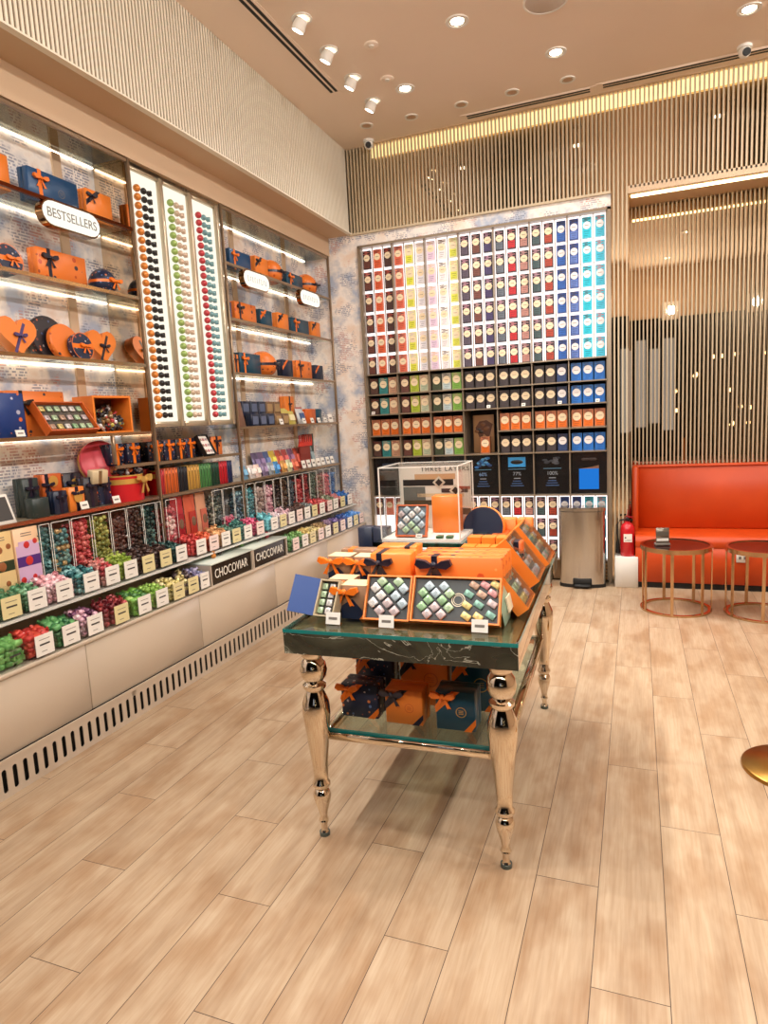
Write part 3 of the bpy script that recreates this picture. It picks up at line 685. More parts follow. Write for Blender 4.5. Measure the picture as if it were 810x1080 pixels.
for k in range(7): P += [(-.12+k*.04, .235), (-.12+k*.04+.012, .31), (-.12+k*.04+.024, .235)]
P += [(.14, .2)]; b.prism(P[::-1] if False else P[::-1], 0, .006, mat((214, 50, 36), .4)); b.build('crown_band', t)
MB().box(-.1, .1, .006, .02, 0, .24, mat((140, 50, 40), .5)).build('stand', t)
gift('gift_box', 'dark green upright box at the back right of the treat shelf', .16, .04, .31, mat((38, 62, 50), .4), G(5.83, z, -3.02))

# slim ribboned bars
z = 1.151; y = 3.395
SEQ = [((186, 44, 52), 2, 'rose-red'), ((206, 96, 40), 4, 'orange'), ((28, 28, 36), 3, 'black'), ((196, 150, 70), 4, 'gold'), ((70, 128, 70), 4, 'green'), ((20, 62, 44), 3, 'dark green'), ((188, 24, 40), 3, 'red'), ((34, 44, 84), 2, 'navy')]
for c, n_, nme in SEQ:
    for k in range(n_):
        t = thing('slim_chocolate_bar', '%s slim ribboned bar, %s of its colour from the left, under the lit panels' % (nme, ORD[k+1]), 'chocolate bar', (-2.855, y, z), LW, 'slim ribboned bars on the shelf under the lit panels')
        MB().box(-.0145, .0145, 0, .09, 0, .165, mat(c, .35), .002).build('box_body', t)
        b = MB(); b.box(-.004, .004, -.001, 0, .0, .165, mat(tuple(int(v*.7) for v in c), .3)); b.prism([(-.006, .13), (.006, .13), (.009, .155), (0, .148), (-.009, .155)], -.003, -.001, mat(tuple(min(255, v+50) for v in c), .3)); b.build('ribbon', t)
        y += .0335
packet('yellow and blue packet at the right end of the slim bars', .06, .15, (216, 190, 90), (-2.88, 4.235, z), c2=(60, 110, 160))
for k in range(5):
    t = thing('slim_chocolate_bar', 'dark red slim bar behind the red round box, %s from left' % ORD[k+1], 'chocolate bar', (-2.95, 3.13+k*.038, z), LW, 'dark red bars behind the round box')
    MB().box(-.017, .017, 0, .08, 0, .17, mat((172, 22, 36), .35), .002).build('box_body', t); MB().box(-.003, .003, -.001, 0, 0, .17, mat((206, 60, 66), .3)).build('ribbon', t)
# bow-tied patterned boxes just under the panels
z = 1.366
for i, (y, mt_, nme, w) in enumerate([(3.46, FLO_D, 'dark floral', .1), (3.575, FLO_N, 'navy floral', .11), (3.69, FLO_D, 'darker floral', .1), (3.8, FLO_N, 'deep blue floral', .1), (3.985, FLO_D, 'brownish floral', .1), (4.11, FLO_O, 'orange floral', .13)]):
    gift('gift_box', '%s box with bow, %s from left on the shelf under the lit panels' % (nme, ORD[i+1]), w, .08, .135, mt_, (-2.9, y, z), rib=RIBN if i == 5 else RIBO, style='mid', bow=.07, group='bow-tied boxes under the lit panels')
t, M_, zz = tray('small black-framed open box of pale sweets leaning among bow-tied boxes', .12, .16, .03, (-2.825, 3.9, z), LW, math.radians(62), BLACK, liner=WHITE)
chocs(M_, zz, [((c-1)*.033, .035+r*.045, [7, 6, 3][c]) for r in range(3) for c in range(3)], .022, lambda i, ci: '%s sweet in the %s row of the black-framed box' % (CNAME[ci], R3[i//3]), 'sweets in the black-framed box')
for y, nme in ((3.1, 'left'), (3.24, 'right')):
    gift('gift_box', 'dark floral box with orange bow, %s of two beside the rose lid' % nme, .115, .08, .125, FLO_N, (-2.9, y, 1.371), rib=RIBO, style='mid', bow=.075)

# red round box group on the 1.15 shelf of the near-left bay
z = 1.151
t = thing('round_hat_box', 'red round gift box with a gold ribbon and bow', 'gift box', (-2.93, 3.14, z), LW)
MB().cyl(.125, 0, .15, RED, 48).build('box_body', t); MB().ring(.1275, .124, .105, .135, GOLD, 48).build('ribbon', t)
MB().ring(.127, .118, .15, .158, GOLD, 48).build('rim', t)
bow_mb(.12, GOLD).build('bow', t, (.05, -.125, .12), (0, 0, .3))
t = thing('round_box_lid', 'rose-red round lid with gold trim leaning against the wall', 'box lid', (-2.93, 3.03, 1.27), LW-.3); place(t, (-2.91, 3.02, 1.265), LW-.3, .3)
T_ = Tr(0, 0, .135) @ Rx(PI/2)
MB().cyl(.135, -.045, 0, PINKR, 48, T=T_, bev=.004).build('lid_body', t); MB().ring(.1365, .1345, -.04, -.022, GOLD, 48, T=T_).build('gold_trim', t)
t = thing('small_gift_box', 'small cream box tilted on the rose lid', 'gift box', (-2.845, 2.89, 1.27), LW); place(t, (-2.845, 2.885, 1.28), LW-.2, -.2)
MB().box(-.05, .05, 0, .05, 0, .075, mat((206, 186, 150), .4), .003).build('box_body', t); MB().box(-.01, .01, -.001, .0, 0, .075, mat((120, 90, 60), .4)).build('ribbon', t)
b = MB(); b.box(-.05, .05, 0, .06, 0, .125, mat((120, 30, 30), .5)); t = b.build('display_block', None, (-2.93, 2.885, z), (0, 0, LW)); tag(t, 'dark red block under the tilted cream box', 'block')
fm = MB()
for i in range(110):
    a = random.random()*2*PI; rr = .112*math.sqrt(random.random()); hh = .155+.075*(1-(rr/.13)**2)*random.uniform(.55, 1)
    fm.merge(twist_candy(foil(random.choice([(40, 34, 44), (70, 60, 66), (30, 30, 40), (190, 90, 40), (150, 140, 140)])), .014), Tr(rr*math.cos(a), rr*math.sin(a), hh) @ Euler((random.random()*6, random.random()*6, 0)).to_matrix().to_4x4())
tag(fm.build('wrapped_sweets', None, (-2.93, 3.14, z)), 'heap of dark wrapped sweets on top of the red round box', 'sweets', kind='stuff')
DG = mat((36, 48, 46), .4)
gift('gift_box', 'low dark green box in front of the tall one, left end of the bag group', .1, .06, .1, DG, (-2.85, 2.48, z), lid=False)
gift('gift_box', 'tall dark green gift box with navy bow left of the orange boxes', .1, .07, .2, DG, (-2.93, 2.5, z), rib=RIBN, style='mid', bow=.07)
gift('gift_box', 'orange box with black ribbon behind the navy one', .13, .06, .21, ORANGE2, (-2.94, 2.645, z), rib=RIBN, style='left', bow=.07)
gift('gift_box', 'navy front box with gold round tag among the orange boxes', .09, .05, .12, DKNAVY, (-2.855, 2.61, z), rib=RIBN, style='mid', bow=.06)
gift('gift_box', 'orange front box with navy square window and bow', .11, .05, .13, ORANGE, (-2.85, 2.715, z), rib=RIBN, style='mid', bow=.07)
gift('gift_box', 'dark floral tall box with bow behind the patterned bags', .13, .07, .2, FLO_D, (-2.95, 2.79, z), rib=RIBN, style='mid', bow=.08)
gift('gift_box', 'dark patterned bag-shaped box with bow left of the red round box', .1, .06, .17, FLO_D, (-2.87, 2.84, z), rib=RIBN, style='mid', bow=.07)
gift('gift_box', 'floral box with navy bow touching the red round box', .1, .06, .16, FLO_N, (-2.88, 2.95, z), rib=RIBN, style='mid', bow=.07)
for l_, px, pz in (('orange box with black ribbon behind', .0, .17), ('dark floral tall box with bow', .01, .14), ('orange front box with navy', .0, .075)):
    k = [o for o in S.objects if o.get('label', '').startswith(l_)][0]
    b = MB(); b.cyl(.03, 0, .002, GOLD, 24, T=Rx(PI/2)); b.build('gift_tag', k, (px, -.008, pz))
price_card('price card left of the dark patterned bag', (-2.824, 2.74, z+.004), LW, .055, .045); price_card('price card in front of the red round box', (-2.824, 2.98, z+.004), LW, .055, .045)
t = thing('tablet_stand', 'white-framed card leaning at the left picture edge', 'framed card', (-2.83, 2.22, z), LW); place(t, (-2.85, 2.26, z), LW, .35)
MB().box(-.07, .07, 0, .01, 0, .15, WHITE, .003).build('frame', t); MB().box(-.055, .055, -.0015, 0, .015, .135, INK).build('card', t)

# ------------------------------------------------------------------ hanging oval signs under the top shelves
def oval_sign(y0, y1, label, s, size):
    w = y1-y0; h = .135
    t = thing('oval_sign', label, 'sign', (XS+.035, (y0+y1)/2, 2.69), LW)
    P = []
    for q, cx in ((1, w/2-h/2), (-1, -w/2+h/2)):
        for k in range(9):
            a = -PI/2+PI*k/8 if q > 0 else PI/2+PI*k/8
            P.append((cx+h/2*math.cos(a), h/2*math.sin(a)))
    MB().prism(P, 0, .045, RAIL).build('sign_case', t)
    MB().prism([(x*(1-.03), z_*.88) for x, z_ in P], -.003, 0, SIGNLIT).build('sign_face', t)
    if s: text('lettering', s, size, GREY, t, (0, -.0042, -.002), (PI/2, 0, 0), sx=.9)
    else:
        b = MB()
        for k in range(9):
            x = -w*.34+k*w*.68/8; q = (.022, .016, .019)[k % 3]
            b.box(x-.0015, x+.0015, -.0042, -.003, -q, q, GREY); b.box(x, x+.012, -.0042, -.003, q*(.8 if k % 2 else -.9), q*(.8 if k % 2 else -.9)+.003, GREY)
        b.build('lettering', t)
    for x in (-w*.25, w*.25): MB().box(x-.005, x+.005, .015, .03, h/2, h/2+.012, RAIL).build('hanger', t)
oval_sign(2.64, 3.03, 'white oval sign reading BESTSELLERS hanging from the near top shelf', 'BESTSELLERS', .066)
oval_sign(4.47, 4.85, 'white oval sign on the far bay, left of two', None, .07)
oval_sign(5.38, 5.77, 'white oval sign on the far bay, right of two near the corner', None, .064)

# ------------------------------------------------------------------ base cabinets, grille, trays, bins, dispensers
cuts = [.54, 1.47, 2.4, 3.325, 4.26, 5.18, 6.08]
CN = ['nearest the viewer, outside the picture', 'at the left picture edge', 'second seam from the left edge', 'under the two display boxes', 'behind the display table', 'in the far corner']
for i in range(1, 6):
    t = thing('base_cabinet', 'beige lacquer base cabinet with plain front, %s' % CN[i], 'cabinet', (XL, cuts[i], .175), group='base cabinets along the left wall')
    w = cuts[i+1]-cuts[i]
    MB().box(XW-XL+.005, -.03, .002, w-.002, -.17, .345, CAB).build('carcass', t)
    MB().box(-.028, 0, .0025, w-.0025, 0, .345, CAB, .002).build('front_panel', t)
b = MB(); b.box(XW+.003, XL+.012, .54, 6.08, .521, .54, CAB, .002); tag(b.build('worktop'), 'long beige ledge on the base cabinets carrying the lower candy bins', 'worktop')
b = MB(); P_ = .0536; h = .16; y = .56; x1 = XL+.012
def stad(p, z0, z1, r):
    L_ = [(p/2, 0), (p/2, z0-r)]
    for k in range(1, 7): a = -PI/2-PI/2*k/6; L_.append((p/2+r*math.cos(a), z0+r*math.sin(a)))
    for k in range(0, 7): a = PI-PI/2*k/6; L_.append((p/2+r*math.cos(a), z1+r*math.sin(a)))
    return [(0, 0)]+L_+[(p/2, h), (0, h)]
half = stad(P_, .036, .12, .0115)[1:-1]
while y < 6.02:
    for q in (0, 1):
        E_ = y if q == 0 else y+P_
        for (a0, z0), (a1, z1) in zip(half[:-1], half[1:]):
            if z1-z0 < 1e-6: continue
            pa = y+(a0 if q == 0 else P_-a0); pb = y+(a1 if q == 0 else P_-a1)
            b.add([(x1, E_, z0), (x1, pa, z0), (x1, pb, z1), (x1, E_, z1)], [(0, 1, 2, 3)], GRILLE)
            b.add([(x1, pa, z0), (x1-.004, pa, z0), (x1-.004, pb, z1), (x1, pb, z1)], [(0, 1, 2, 3)], GRILLE)
    y += P_
b.box(x1-.004, x1+.004, .54, 6.05, .16, .1745, GRILLE); b.box(x1-.05, x1-.025, .54, 6.05, 0, .17, BLACK)
struct(b.build('baseboard_left'))
# raised tray for the upper bins
XT = -2.655
t = thing('candy_ledge', 'raised clear-edged ledge carrying the upper row of candy bins', 'ledge', (XT, 0, .735))
MB().box(-.3, 0, .6, 6.06, -.012, 0, WHITE).build('ledge_top', t); MB().box(0, .004, .6, 6.06, -.014, .012, ACRYL).build('front_lip', t); MB().box(-.31, -.3, .6, 6.06, -.19, .05, CAB).build('back_panel', t)

def bin_unit(label, y0, y1, x, z, card=WHITE, h=.1, d=.14, group=''):
    w = y1-y0
    t = thing('candy_bin', label, 'candy bin', (x, (y0+y1)/2, z+.001), LW, group)
    b = MB(); e = .004
    b.box(-w/2, w/2, 0, d, 0, e, ACRYL); b.box(-w/2, w/2, 0, e, e, h, ACRYL); b.box(-w/2, w/2, d-e, d, e, h*1.3, ACRYL); b.box(-w/2, -w/2+e, e, d-e, e, h, ACRYL); b.box(w/2-e, w/2, e, d-e, e, h, ACRYL); b.build('clear_case', t)
    cw = min(w*.84, .1)
    b = MB(); b.box(-cw/2, cw/2, -.003, 0, .012, h+.01, card); b.build('price_card', t)
    c = [o for o in t.children if o.name.startswith('price_card')][0]
    b = MB(); b.box(-cw*.28, cw*.28, -.0036, -.003, h*.6, h*.68, INK); b.box(-cw*.3, cw*.3, -.0036, -.003, h*.86, h*.89, GREY); b.box(-cw*.2, cw*.1, -.0036, -.003, h*.3, h*.33, GREY); b.build('card_print', c)
    return t
_cm = {}
def cmesh(c, kind):
    k = (c, kind)
    if k not in _cm:
        b = MB(); m_ = foil(c, .3)
        if kind == 'cube':
            b.box(-.019, .019, -.019, .019, -.015, .015, m_, .006)
            for s in (-1, 1): b.prism([(s*.019, -.004), (s*.034, -.012), (s*.036, 0), (s*.033, .012), (s*.019, .004)][::s], -.006, .006, m_)
        elif kind == 'ball': b.ball((0, 0, 0), .0185, m_, 10, 7); b.add([(-.004, -.004, .017), (.004, -.004, .017), (.004, .004, .017), (-.004, .004, .017), (-.011, -.009, .03), (.011, -.009, .03), (.011, .009, .03), (-.011, .009, .03)], [(0, 1, 5, 4), (1, 2, 6, 5), (2, 3, 7, 6), (3, 0, 4, 7)], m_)
        else: b = twist_candy(m_, .0165)
        _cm[k] = (b, b.mesh('wrapped_candy'))
    return _cm[k]
YEL = mat((222, 210, 158), .45, name='yellow_card'); PKC = mat((236, 214, 208), .45, name='pink_card')
def fill_bin(y0, y1, x, z, cols, kind, label, singles, h=.1, d=.14, top=.028, gl=''):
    """x is the bin's front; loose candies lie on top of a heap that fills the clear case"""
    w = y1-y0; nx = max(2, int((w-.012)/.038)); nd = 4
    sx = (w-.016)/nx; sd = (d-.066)/(nd-1); body = MB()
    for lz in (.022, .046, .068):
        for i in range(nx):
            for j in range(nd):
                if lz < .07 and 0 < i < nx-1 and 0 < j < nd-1: continue
                c = random.choice(cols); R_ = Euler((random.uniform(-.4, .4), random.uniform(-.4, .4), random.random()*6)).to_matrix().to_4x4()
                body.merge(cmesh(c, kind)[0], Tr(x-.042-sd*j, y0+.008+sx*(i+.5), z+lz) @ R_ @ Matrix.Scale(.92, 4))
    if not singles:
        for i in range(nx):
            for j in range(nd):
                c = random.choice(cols); R_ = Euler((random.uniform(-.6, .6), random.uniform(-.6, .6), random.random()*6)).to_matrix().to_4x4()
                body.merge(cmesh(c, kind)[0], Tr(x-.042-sd*j, y0+.008+sx*(i+.5), z+.086+.008*j+random.uniform(-.005, .014)) @ R_)
    o = body.build('candy_heap'); tag(o, 'heap of %s filling the clear bin %s' % (label, gl), 'candy', kind='stuff')
    if singles:
        for i in range(nx):
            for j in range(nd):
                c = random.choice(cols); o = link('wrapped_candy', cmesh(c, kind)[1]); o.location = (x-.042-sd*j, y0+.008+sx*(i+.5), z+.09+.008*j+random.uniform(-.004, .012))
                o.rotation_euler = (random.uniform(-.5, .5), random.uniform(-.5, .5), random.random()*6)
                tag(o, '%s loose on top of its bin, %s' % (label.replace('candies', 'candy'), gl), 'candy', 'loose %s, bin %s' % (label, gl))
LOW = [(1.93, 2.075, [(96, 170, 76), (120, 190, 90)], 'cube', 'lime green cube candies', None), (2.085, 2.235, [(206, 40, 34), (226, 60, 40)], 'cube', 'red cube candies', WHITE),
       (2.245, 2.385, [(60, 140, 70), (40, 110, 60), (90, 170, 90)], 'cube', 'green foil candies', WHITE), (2.395, 2.545, [(220, 160, 180), (236, 200, 206), (120, 60, 100)], 'twist', 'pink and white candies', WHITE),
       (2.555, 2.755, [(150, 30, 36), (120, 20, 30), (190, 60, 60)], 'ball', 'dark red candies', YEL), (2.765, 2.9, [(120, 190, 60), (60, 120, 50), (160, 210, 90)], 'cube', 'bright lime candies', WHITE),
       (2.91, 3.05, [(160, 210, 80), (130, 180, 60)], 'twist', 'light lime candies', WHITE), (3.06, 3.2, [(220, 200, 110), (236, 220, 150)], 'twist', 'pale yellow candies', YEL),
       (3.21, 3.33, [(70, 50, 56), (110, 90, 90), (220, 200, 130)], 'ball', 'dark brown candies', YEL), (3.335, 3.44, [(150, 140, 186), (180, 170, 206), (110, 110, 150)], 'twist', 'lilac candies', WHITE)]
for i, (y0, y1, cols, kd, nme, card) in enumerate(LOW):
    wh = '%s in the near lower row' % ORD[i+1]
    bin_unit('clear bin of %s, %s from left in the near lower row' % (nme, ORD[i+1]), y0, y1, XL+.008, .541, card or ACRYL, group='clear candy bins on the lower ledge')
    fill_bin(y0, y1, XL+.008, .541, cols, kd, nme, True, gl=wh)
UPC = [(2.02, 2.155, [(70, 130, 80), (50, 110, 64)], 'cube', 'green candies', YEL), (2.165, 2.29, [(70, 140, 90), (100, 160, 110)], 'twist', 'mint green candies', WHITE), (2.3, 2.475, [(226, 150, 160), (236, 190, 196)], 'twist', 'pale pink candies', WHITE),
       (2.485, 2.64, [(70, 150, 150), (40, 110, 116), (120, 180, 180)], 'twist', 'teal foil candies', WHITE), (2.65, 2.775, [(226, 100, 100), (206, 60, 66), (236, 150, 140)], 'ball', 'coral red candies', WHITE), (2.785, 2.92, [(150, 180, 50), (180, 200, 80)], 'ball', 'olive green candies', WHITE),
       (2.93, 3.065, [(80, 50, 42), (60, 36, 32)], 'ball', 'brown candies', YEL), (3.075, 3.225, [(66, 44, 40), (90, 60, 50)], 'ball', 'chocolate brown candies', YEL), (3.235, 3.36, [(40, 90, 84), (26, 66, 64)], 'twist', 'dark teal candies', WHITE)]
for i, (y0, y1, cols, kd, nme, card) in enumerate(UPC):
    wh = '%s in the near upper row' % ORD[i+1]
    bin_unit('clear bin of %s, %s from left in the near upper row' % (nme, ORD[i+1]), y0, y1, XT-.006, .736, card, group='clear candy bins on the upper ledge')
    fill_bin(y0, y1, XT-.006, .736, cols, kd, nme, True, gl=wh)
FARU = [3.5, 3.64, 3.78, 3.91, 4.06, 4.23, 4.44, 4.58, 4.72, 4.86, 5.0, 5.14, 5.29, 5.45, 5.58, 5.74, 5.91]
FC = [((210, 50, 46), 'red'), ((226, 80, 40), 'orange-red'), ((216, 150, 90), 'tan'), ((70, 110, 90), 'green'), ((60, 120, 110), 'teal'), ((216, 70, 110), 'pink'), ((90, 180, 190), 'turquoise'), ((220, 190, 196), 'blush'), ((200, 160, 170), 'mauve'), ((70, 50, 46), 'brown'), ((90, 60, 50), 'cocoa'), ((110, 120, 120), 'grey'), ((200, 60, 60), 'scarlet'), ((190, 80, 80), 'brick'), ((130, 140, 110), 'sage'), ((190, 110, 110), 'rose'), ((40, 110, 190), 'blue')]
for i, (y, (c, nme)) in enumerate(zip(FARU, FC)):
    wh = '%s in the far upper row' % ORD[i+1]
    bin_unit('clear bin of %s candies %s' % (nme, wh), y-.066, y+.066, XT-.006, .736, [WHITE, PKC, WHITE, YEL][i % 4], group='clear candy bins on the upper ledge')
    fill_bin(y-.066, y+.066, XT-.006, .736, [c, tuple(min(255, int(v*1.2)+10) for v in c)], 'twist' if i % 2 else 'ball', nme+' candies', False, gl=wh)
FARL = [4.6, 4.76, 4.9, 5.06, 5.2, 5.36, 5.52, 5.68, 5.83, 5.97]
FLC = [((90, 150, 80), 'green'), ((110, 160, 80), 'lime'), ((196, 170, 90), 'gold'), ((206, 186, 120), 'cream'), ((176, 140, 90), 'caramel'), ((120, 90, 120), 'plum'), ((110, 90, 150), 'violet'), ((60, 90, 170), 'indigo'), ((50, 120, 200), 'bright blue'), ((70, 130, 210), 'sky blue')]
for i, (y, (c, nme)) in enumerate(zip(FARL, FLC)):
    wh = '%s in the far lower row' % ORD[i+1]
    bin_unit('clear bin of %s candies %s' % (nme, wh), y-.07, y+.07, XL+.008, .541, [PKC, WHITE, YEL][i % 3], group='clear candy bins on the lower ledge')
    fill_bin(y-.07, y+.07, XL+.008, .541, [c, tuple(min(255, int(v*1.2)+10) for v in c)], 'twist', nme+' candies', False, gl=wh)

# tall clear dispensers leaning behind the upper bins
def dispenser(label, y0, y1, cols, nme, wh, z0=.7365, h=.385, kind='ball', fillto=1.0, d=.07):
    w = y1-y0-.006; lean = .0
    M_ = Tr(XT-.15, (y0+y1)/2, z0) @ Rz(LW) @ Rx(-lean)
    t = thing('candy_dispenser', label, 'candy dispenser', group='tall clear candy dispensers'); t.location = M_.to_translation(); t.rotation_euler = M_.to_euler()
    b = MB(); e = .004
    b.box(-w/2, -w/2+e, 0, d, 0, h, ACRYL); b.box(w/2-e, w/2, 0, d, 0, h, ACRYL); b.box(-w/2+e, w/2-e, 0, e, .02, h, ACRYL); b.box(-w/2+e, w/2-e, d-e, d, 0, h, ACRYL); b.box(-w/2+e, w/2-e, e, d-e, 0, e, ACRYL); b.build('clear_case', t)
    b = MB(); b.box(-w/2-.0005, -w/2+.0025, -.001, .001, 0, h, WHITE); b.box(w/2-.0025, w/2+.0005, -.001, .001, 0, h, WHITE); b.box(-w/2, w/2, -.001, .001, h-.003, h, WHITE); b.build('edge_strips', t)
    fm = MB(); s = .027; nx = max(1, int((w-.01)/s)); sx = (w-.01)/nx; rows = int(h*fillto/s)
    for r in range(rows):
        for i in range(nx):
            for j in range(2):
                c = random.choice(cols)
                fm.merge(cmesh(c, kind)[0], Tr(-w/2+.005+sx*(i+.5)+random.uniform(-.004, .004), .022+j*.026+random.uniform(-.004, .004), .018+r*s+random.uniform(-.007, .007)+(.5*s if i % 2 else 0)*.6) @ Euler((random.random()*6, random.random()*6, random.random()*6)).to_matrix().to_4x4() @ Matrix.Scale(random.uniform(.8, 1), 4))
    o = fm.build('candy_heap', None, M_.to_translation(), M_.to_euler()); tag(o, '%s filling the tall dispenser %s' % (nme, wh), 'candy', kind='stuff')
DSP = [(2.405, 2.475, [(60, 120, 120), (40, 90, 90)], 'deep teal candies', 'cube'), (2.48, 2.605, [(70, 130, 130), (110, 150, 140), (50, 100, 106), (190, 150, 90)], 'teal and gold candies', 'ball'), (2.61, 2.745, [(206, 60, 62), (226, 100, 90)], 'red candies', 'ball'), (2.755, 2.885, [(140, 140, 50), (170, 170, 70), (110, 120, 40)], 'olive gold candies', 'ball'),
       (2.89, 3.015, [(74, 42, 34), (96, 56, 44)], 'dark brown candies', 'ball'), (3.02, 3.15, [(86, 54, 40), (66, 40, 34)], 'brown candies', 'ball'), (3.155, 3.275, [(36, 76, 70), (20, 50, 50), (90, 130, 120)], 'dark green candies', 'twist'), (3.28, 3.325, [(120, 30, 34), (150, 50, 50)], 'wine red candies', 'ball'),
       (3.365, 3.475, [(200, 60, 70), (220, 110, 110), (236, 190, 180)], 'rosy candies', 'ball'), (3.86, 3.985, [(80, 90, 80), (60, 66, 60), (150, 150, 130)], 'grey-green candies', 'twist'), (3.99, 4.13, [(216, 50, 90), (226, 90, 120)], 'hot pink candies', 'ball'), (4.135, 4.255, [(120, 160, 170), (60, 90, 110)], 'blue-grey candies', 'twist'),
       (4.3, 4.425, [(80, 170, 180), (50, 120, 130)], 'turquoise candies', 'twist'), (4.43, 4.565, [(150, 120, 110), (190, 160, 150)], 'taupe candies', 'ball'), (4.575, 4.705, [(200, 120, 136), (220, 170, 180)], 'dusty pink candies', 'ball'), (4.71, 4.83, [(46, 34, 34), (66, 46, 44)], 'near-black candies', 'ball'), (4.835, 4.955, [(96, 66, 44), (76, 50, 38)], 'hazel brown candies', 'ball'), (4.96, 5.085, [(84, 92, 100), (60, 66, 76)], 'slate grey candies', 'twist'),
       (5.09, 5.225, [(196, 40, 46), (220, 80, 76)], 'bright red candies', 'ball'), (5.23, 5.355, [(186, 60, 60), (120, 30, 36)], 'crimson candies', 'twist'), (5.36, 5.5, [(110, 124, 104), (84, 96, 84)], 'sage green candies', 'ball'), (5.505, 5.64, [(170, 96, 92), (140, 110, 84)], 'rose brown candies', 'ball'), (5.65, 5.78, [(196, 80, 90), (206, 110, 116)], 'rose candies', 'cube'), (5.79, 5.92, [(40, 90, 160), (70, 130, 200)], 'blue candies', 'twist')]
for i, (y0, y1, cols, nme, kd) in enumerate(DSP):
    wh = 'number %d from the left' % (i+1) if False else '%s in the row from the left' % ORD[i+1]
    dispenser('tall clear dispenser of %s, %s' % (nme, wh), y0, y1, cols, nme, wh, kind=kd, fillto=.45 if 'hot pink' in nme else random.uniform(.86, .97))
# printed pouches between the dispensers and printed boxes at the left edge
for y0, y1, c, c2, nme in ((3.485, 3.61, (206, 36, 46), (150, 24, 34), 'red'), (3.62, 3.74, (222, 84, 52), (170, 50, 40), 'orange-red'), (3.75, 3.86, (222, 150, 110), (190, 100, 80), 'peach')):
    t = packet('large glossy %s pouch standing among the dispensers' % nme, y1-y0, .385, c, (XT-.18, (y0+y1)/2, .7365), lean=.04, c2=c2, group='large glossy pouches', name='candy_pouch')
    b = MB(); b.ball((.005, -.02, .2), .028, mat((120, 90, 70), .4), 10, 6, (1, .2, 1.3)); b.build('picture_print', t, (0, .02, 0))
for y, c, nme, b1 in ((2.185, (226, 196, 140), 'cream and green', (34, 52, 30)), (2.335, (206, 172, 206), 'lilac and purple', (76, 40, 120))):
    t = thing('printed_gift_box', 'tall %s printed fruit box beside the dispensers' % nme, 'gift box', rz=LW, group=None); place(t, (XT-.15, y, .7365), LW, .02)
    MB().box(-.07, .07, 0, .05, 0, .385, mat((226, 188, 150) if 'lilac' in nme else (220, 188, 130), .4), .002).build('box_body', t)
    b = MB(); b.box(-.066, .066, -.001, 0, .13, .3, mat(c, .4)); b.box(-.066, .066, -.0018, -.001, .195, .245, mat(b1, .4)); b.build('colour_bands', t)
    b = MB()
    for px, pz, pr in ((-.005, .3, .018), (.045, .312, .014), (.0, .22, .024), (-.045, .13, .016), (.02, .135, .014)): b.ball((px, -.001, pz), pr, mat((196, 46, 44) if 'lilac' in nme else (150, 90, 50), .4), 10, 6, (1, .12, 1))
    b.box(-.05, .05, -.0012, -.0004, .1, .32, mat(c, .4)); b.build('fruit_print', t)
    b = MB()
    for k in range(2): b.box(-.03, .03, -.0014, 0, .345+k*.012, .349+k*.012, GREY)
    b.build('small_print', t)
# two white-topped display boxes let into the row
WT = mat((214, 224, 214), .25, 0, .3, name='white_gloss_top')
for i, (y0, y1) in enumerate(((3.455, 3.96), (3.965, 4.46))):
    t = thing('display_box', 'white-topped display box lettered CHOCOVIAR, %s of two' % ('left' if i == 0 else 'right'), 'display box', (XL+.008, y0, .541), group='white-topped display boxes')
    w = y1-y0; h = .15
    MB().box(-.26, .006, 0, w, h-.012, h, WT, .002).build('top_panel', t)
    b = MB(); b.box(-.26, 0, 0, .012, 0, h-.012, GRILLE); b.box(-.26, 0, w-.012, w, 0, h-.012, GRILLE); b.box(-.26, -.25, .012, w-.012, 0, h-.012, GRILLE); b.build('side_panels', t)
    MB().box(-.02, -.012, .012, w-.012, 0, h-.012, mat((34, 24, 16), .2), 0).build('dark_front', t)
    text('lettering', 'CHOCOVIAR', .085, mat((236, 232, 220), .4), t, (-.0112, w*.5, .066), (PI/2, 0, PI/2), sx=.78)
for y, x, c, l in ((3.62, -2.66, (216, 120, 30), 'orange candy on the left white display box'), (3.72, -2.68, (30, 28, 30), 'black candy behind the orange one on the display box'), (3.98, -2.72, (190, 140, 60), 'golden candy on the middle of the white display boxes'), (4.02, -2.7, (110, 170, 70), 'green candy beside the golden one on the display boxes'), (4.26, -2.7, (30, 30, 40), 'black candy on the right white display box'), (4.36, -2.69, (190, 30, 50), 'red candy on the right white display box')):
    o = link('wrapped_candy', cmesh(c, 'ball')[1], None, (x, y, .71), (0, 0, 1)); tag(o, l, 'candy')

# ------------------------------------------------------------------ back wall rack
RX0, RX1 = -2.48, -.235; BAY = (RX1-RX0)/7; CW = BAY/3
RP = mat((150, 134, 114), .28, .35, name='rack_bronze')
t = thing('chocolate_rack', 'wall-high bronze rack of chocolate packs with backlit upper and lower fields', 'rack', (0, 0, 0))
for i in range(8):
    x = RX0+i*BAY; b = MB(); b.box(x-.005, x+.005, YB-.014, YB+.33, 0.02, 3.2, RP); b.build('post', t)
for i in range(21):
    if i % 3 == 0: continue
    x = RX0+i*CW
    for z0, z1 in ((2.0, 3.2), (.2, .8)): b = MB(); b.box(x-.003, x+.003, YB+.03, YB+.05, z0, z1, RP); b.build('mullion', t)
for z in (2.0, 1.805, 1.61, 1.19, .8, .2):
    b = MB(); b.box(RX0, RX1, YB-.025, YB+.33, z-.006, z+.006, RP); b.build('shelf', t)
b = MB(); b.box(RX0, RX0+3*BAY, YB-.025, YB+.33, 1.394, 1.406, RP); b.box(RX0+4*BAY, RX1, YB-.025, YB+.33, 1.394, 1.406, RP); b.build('shelf', t)
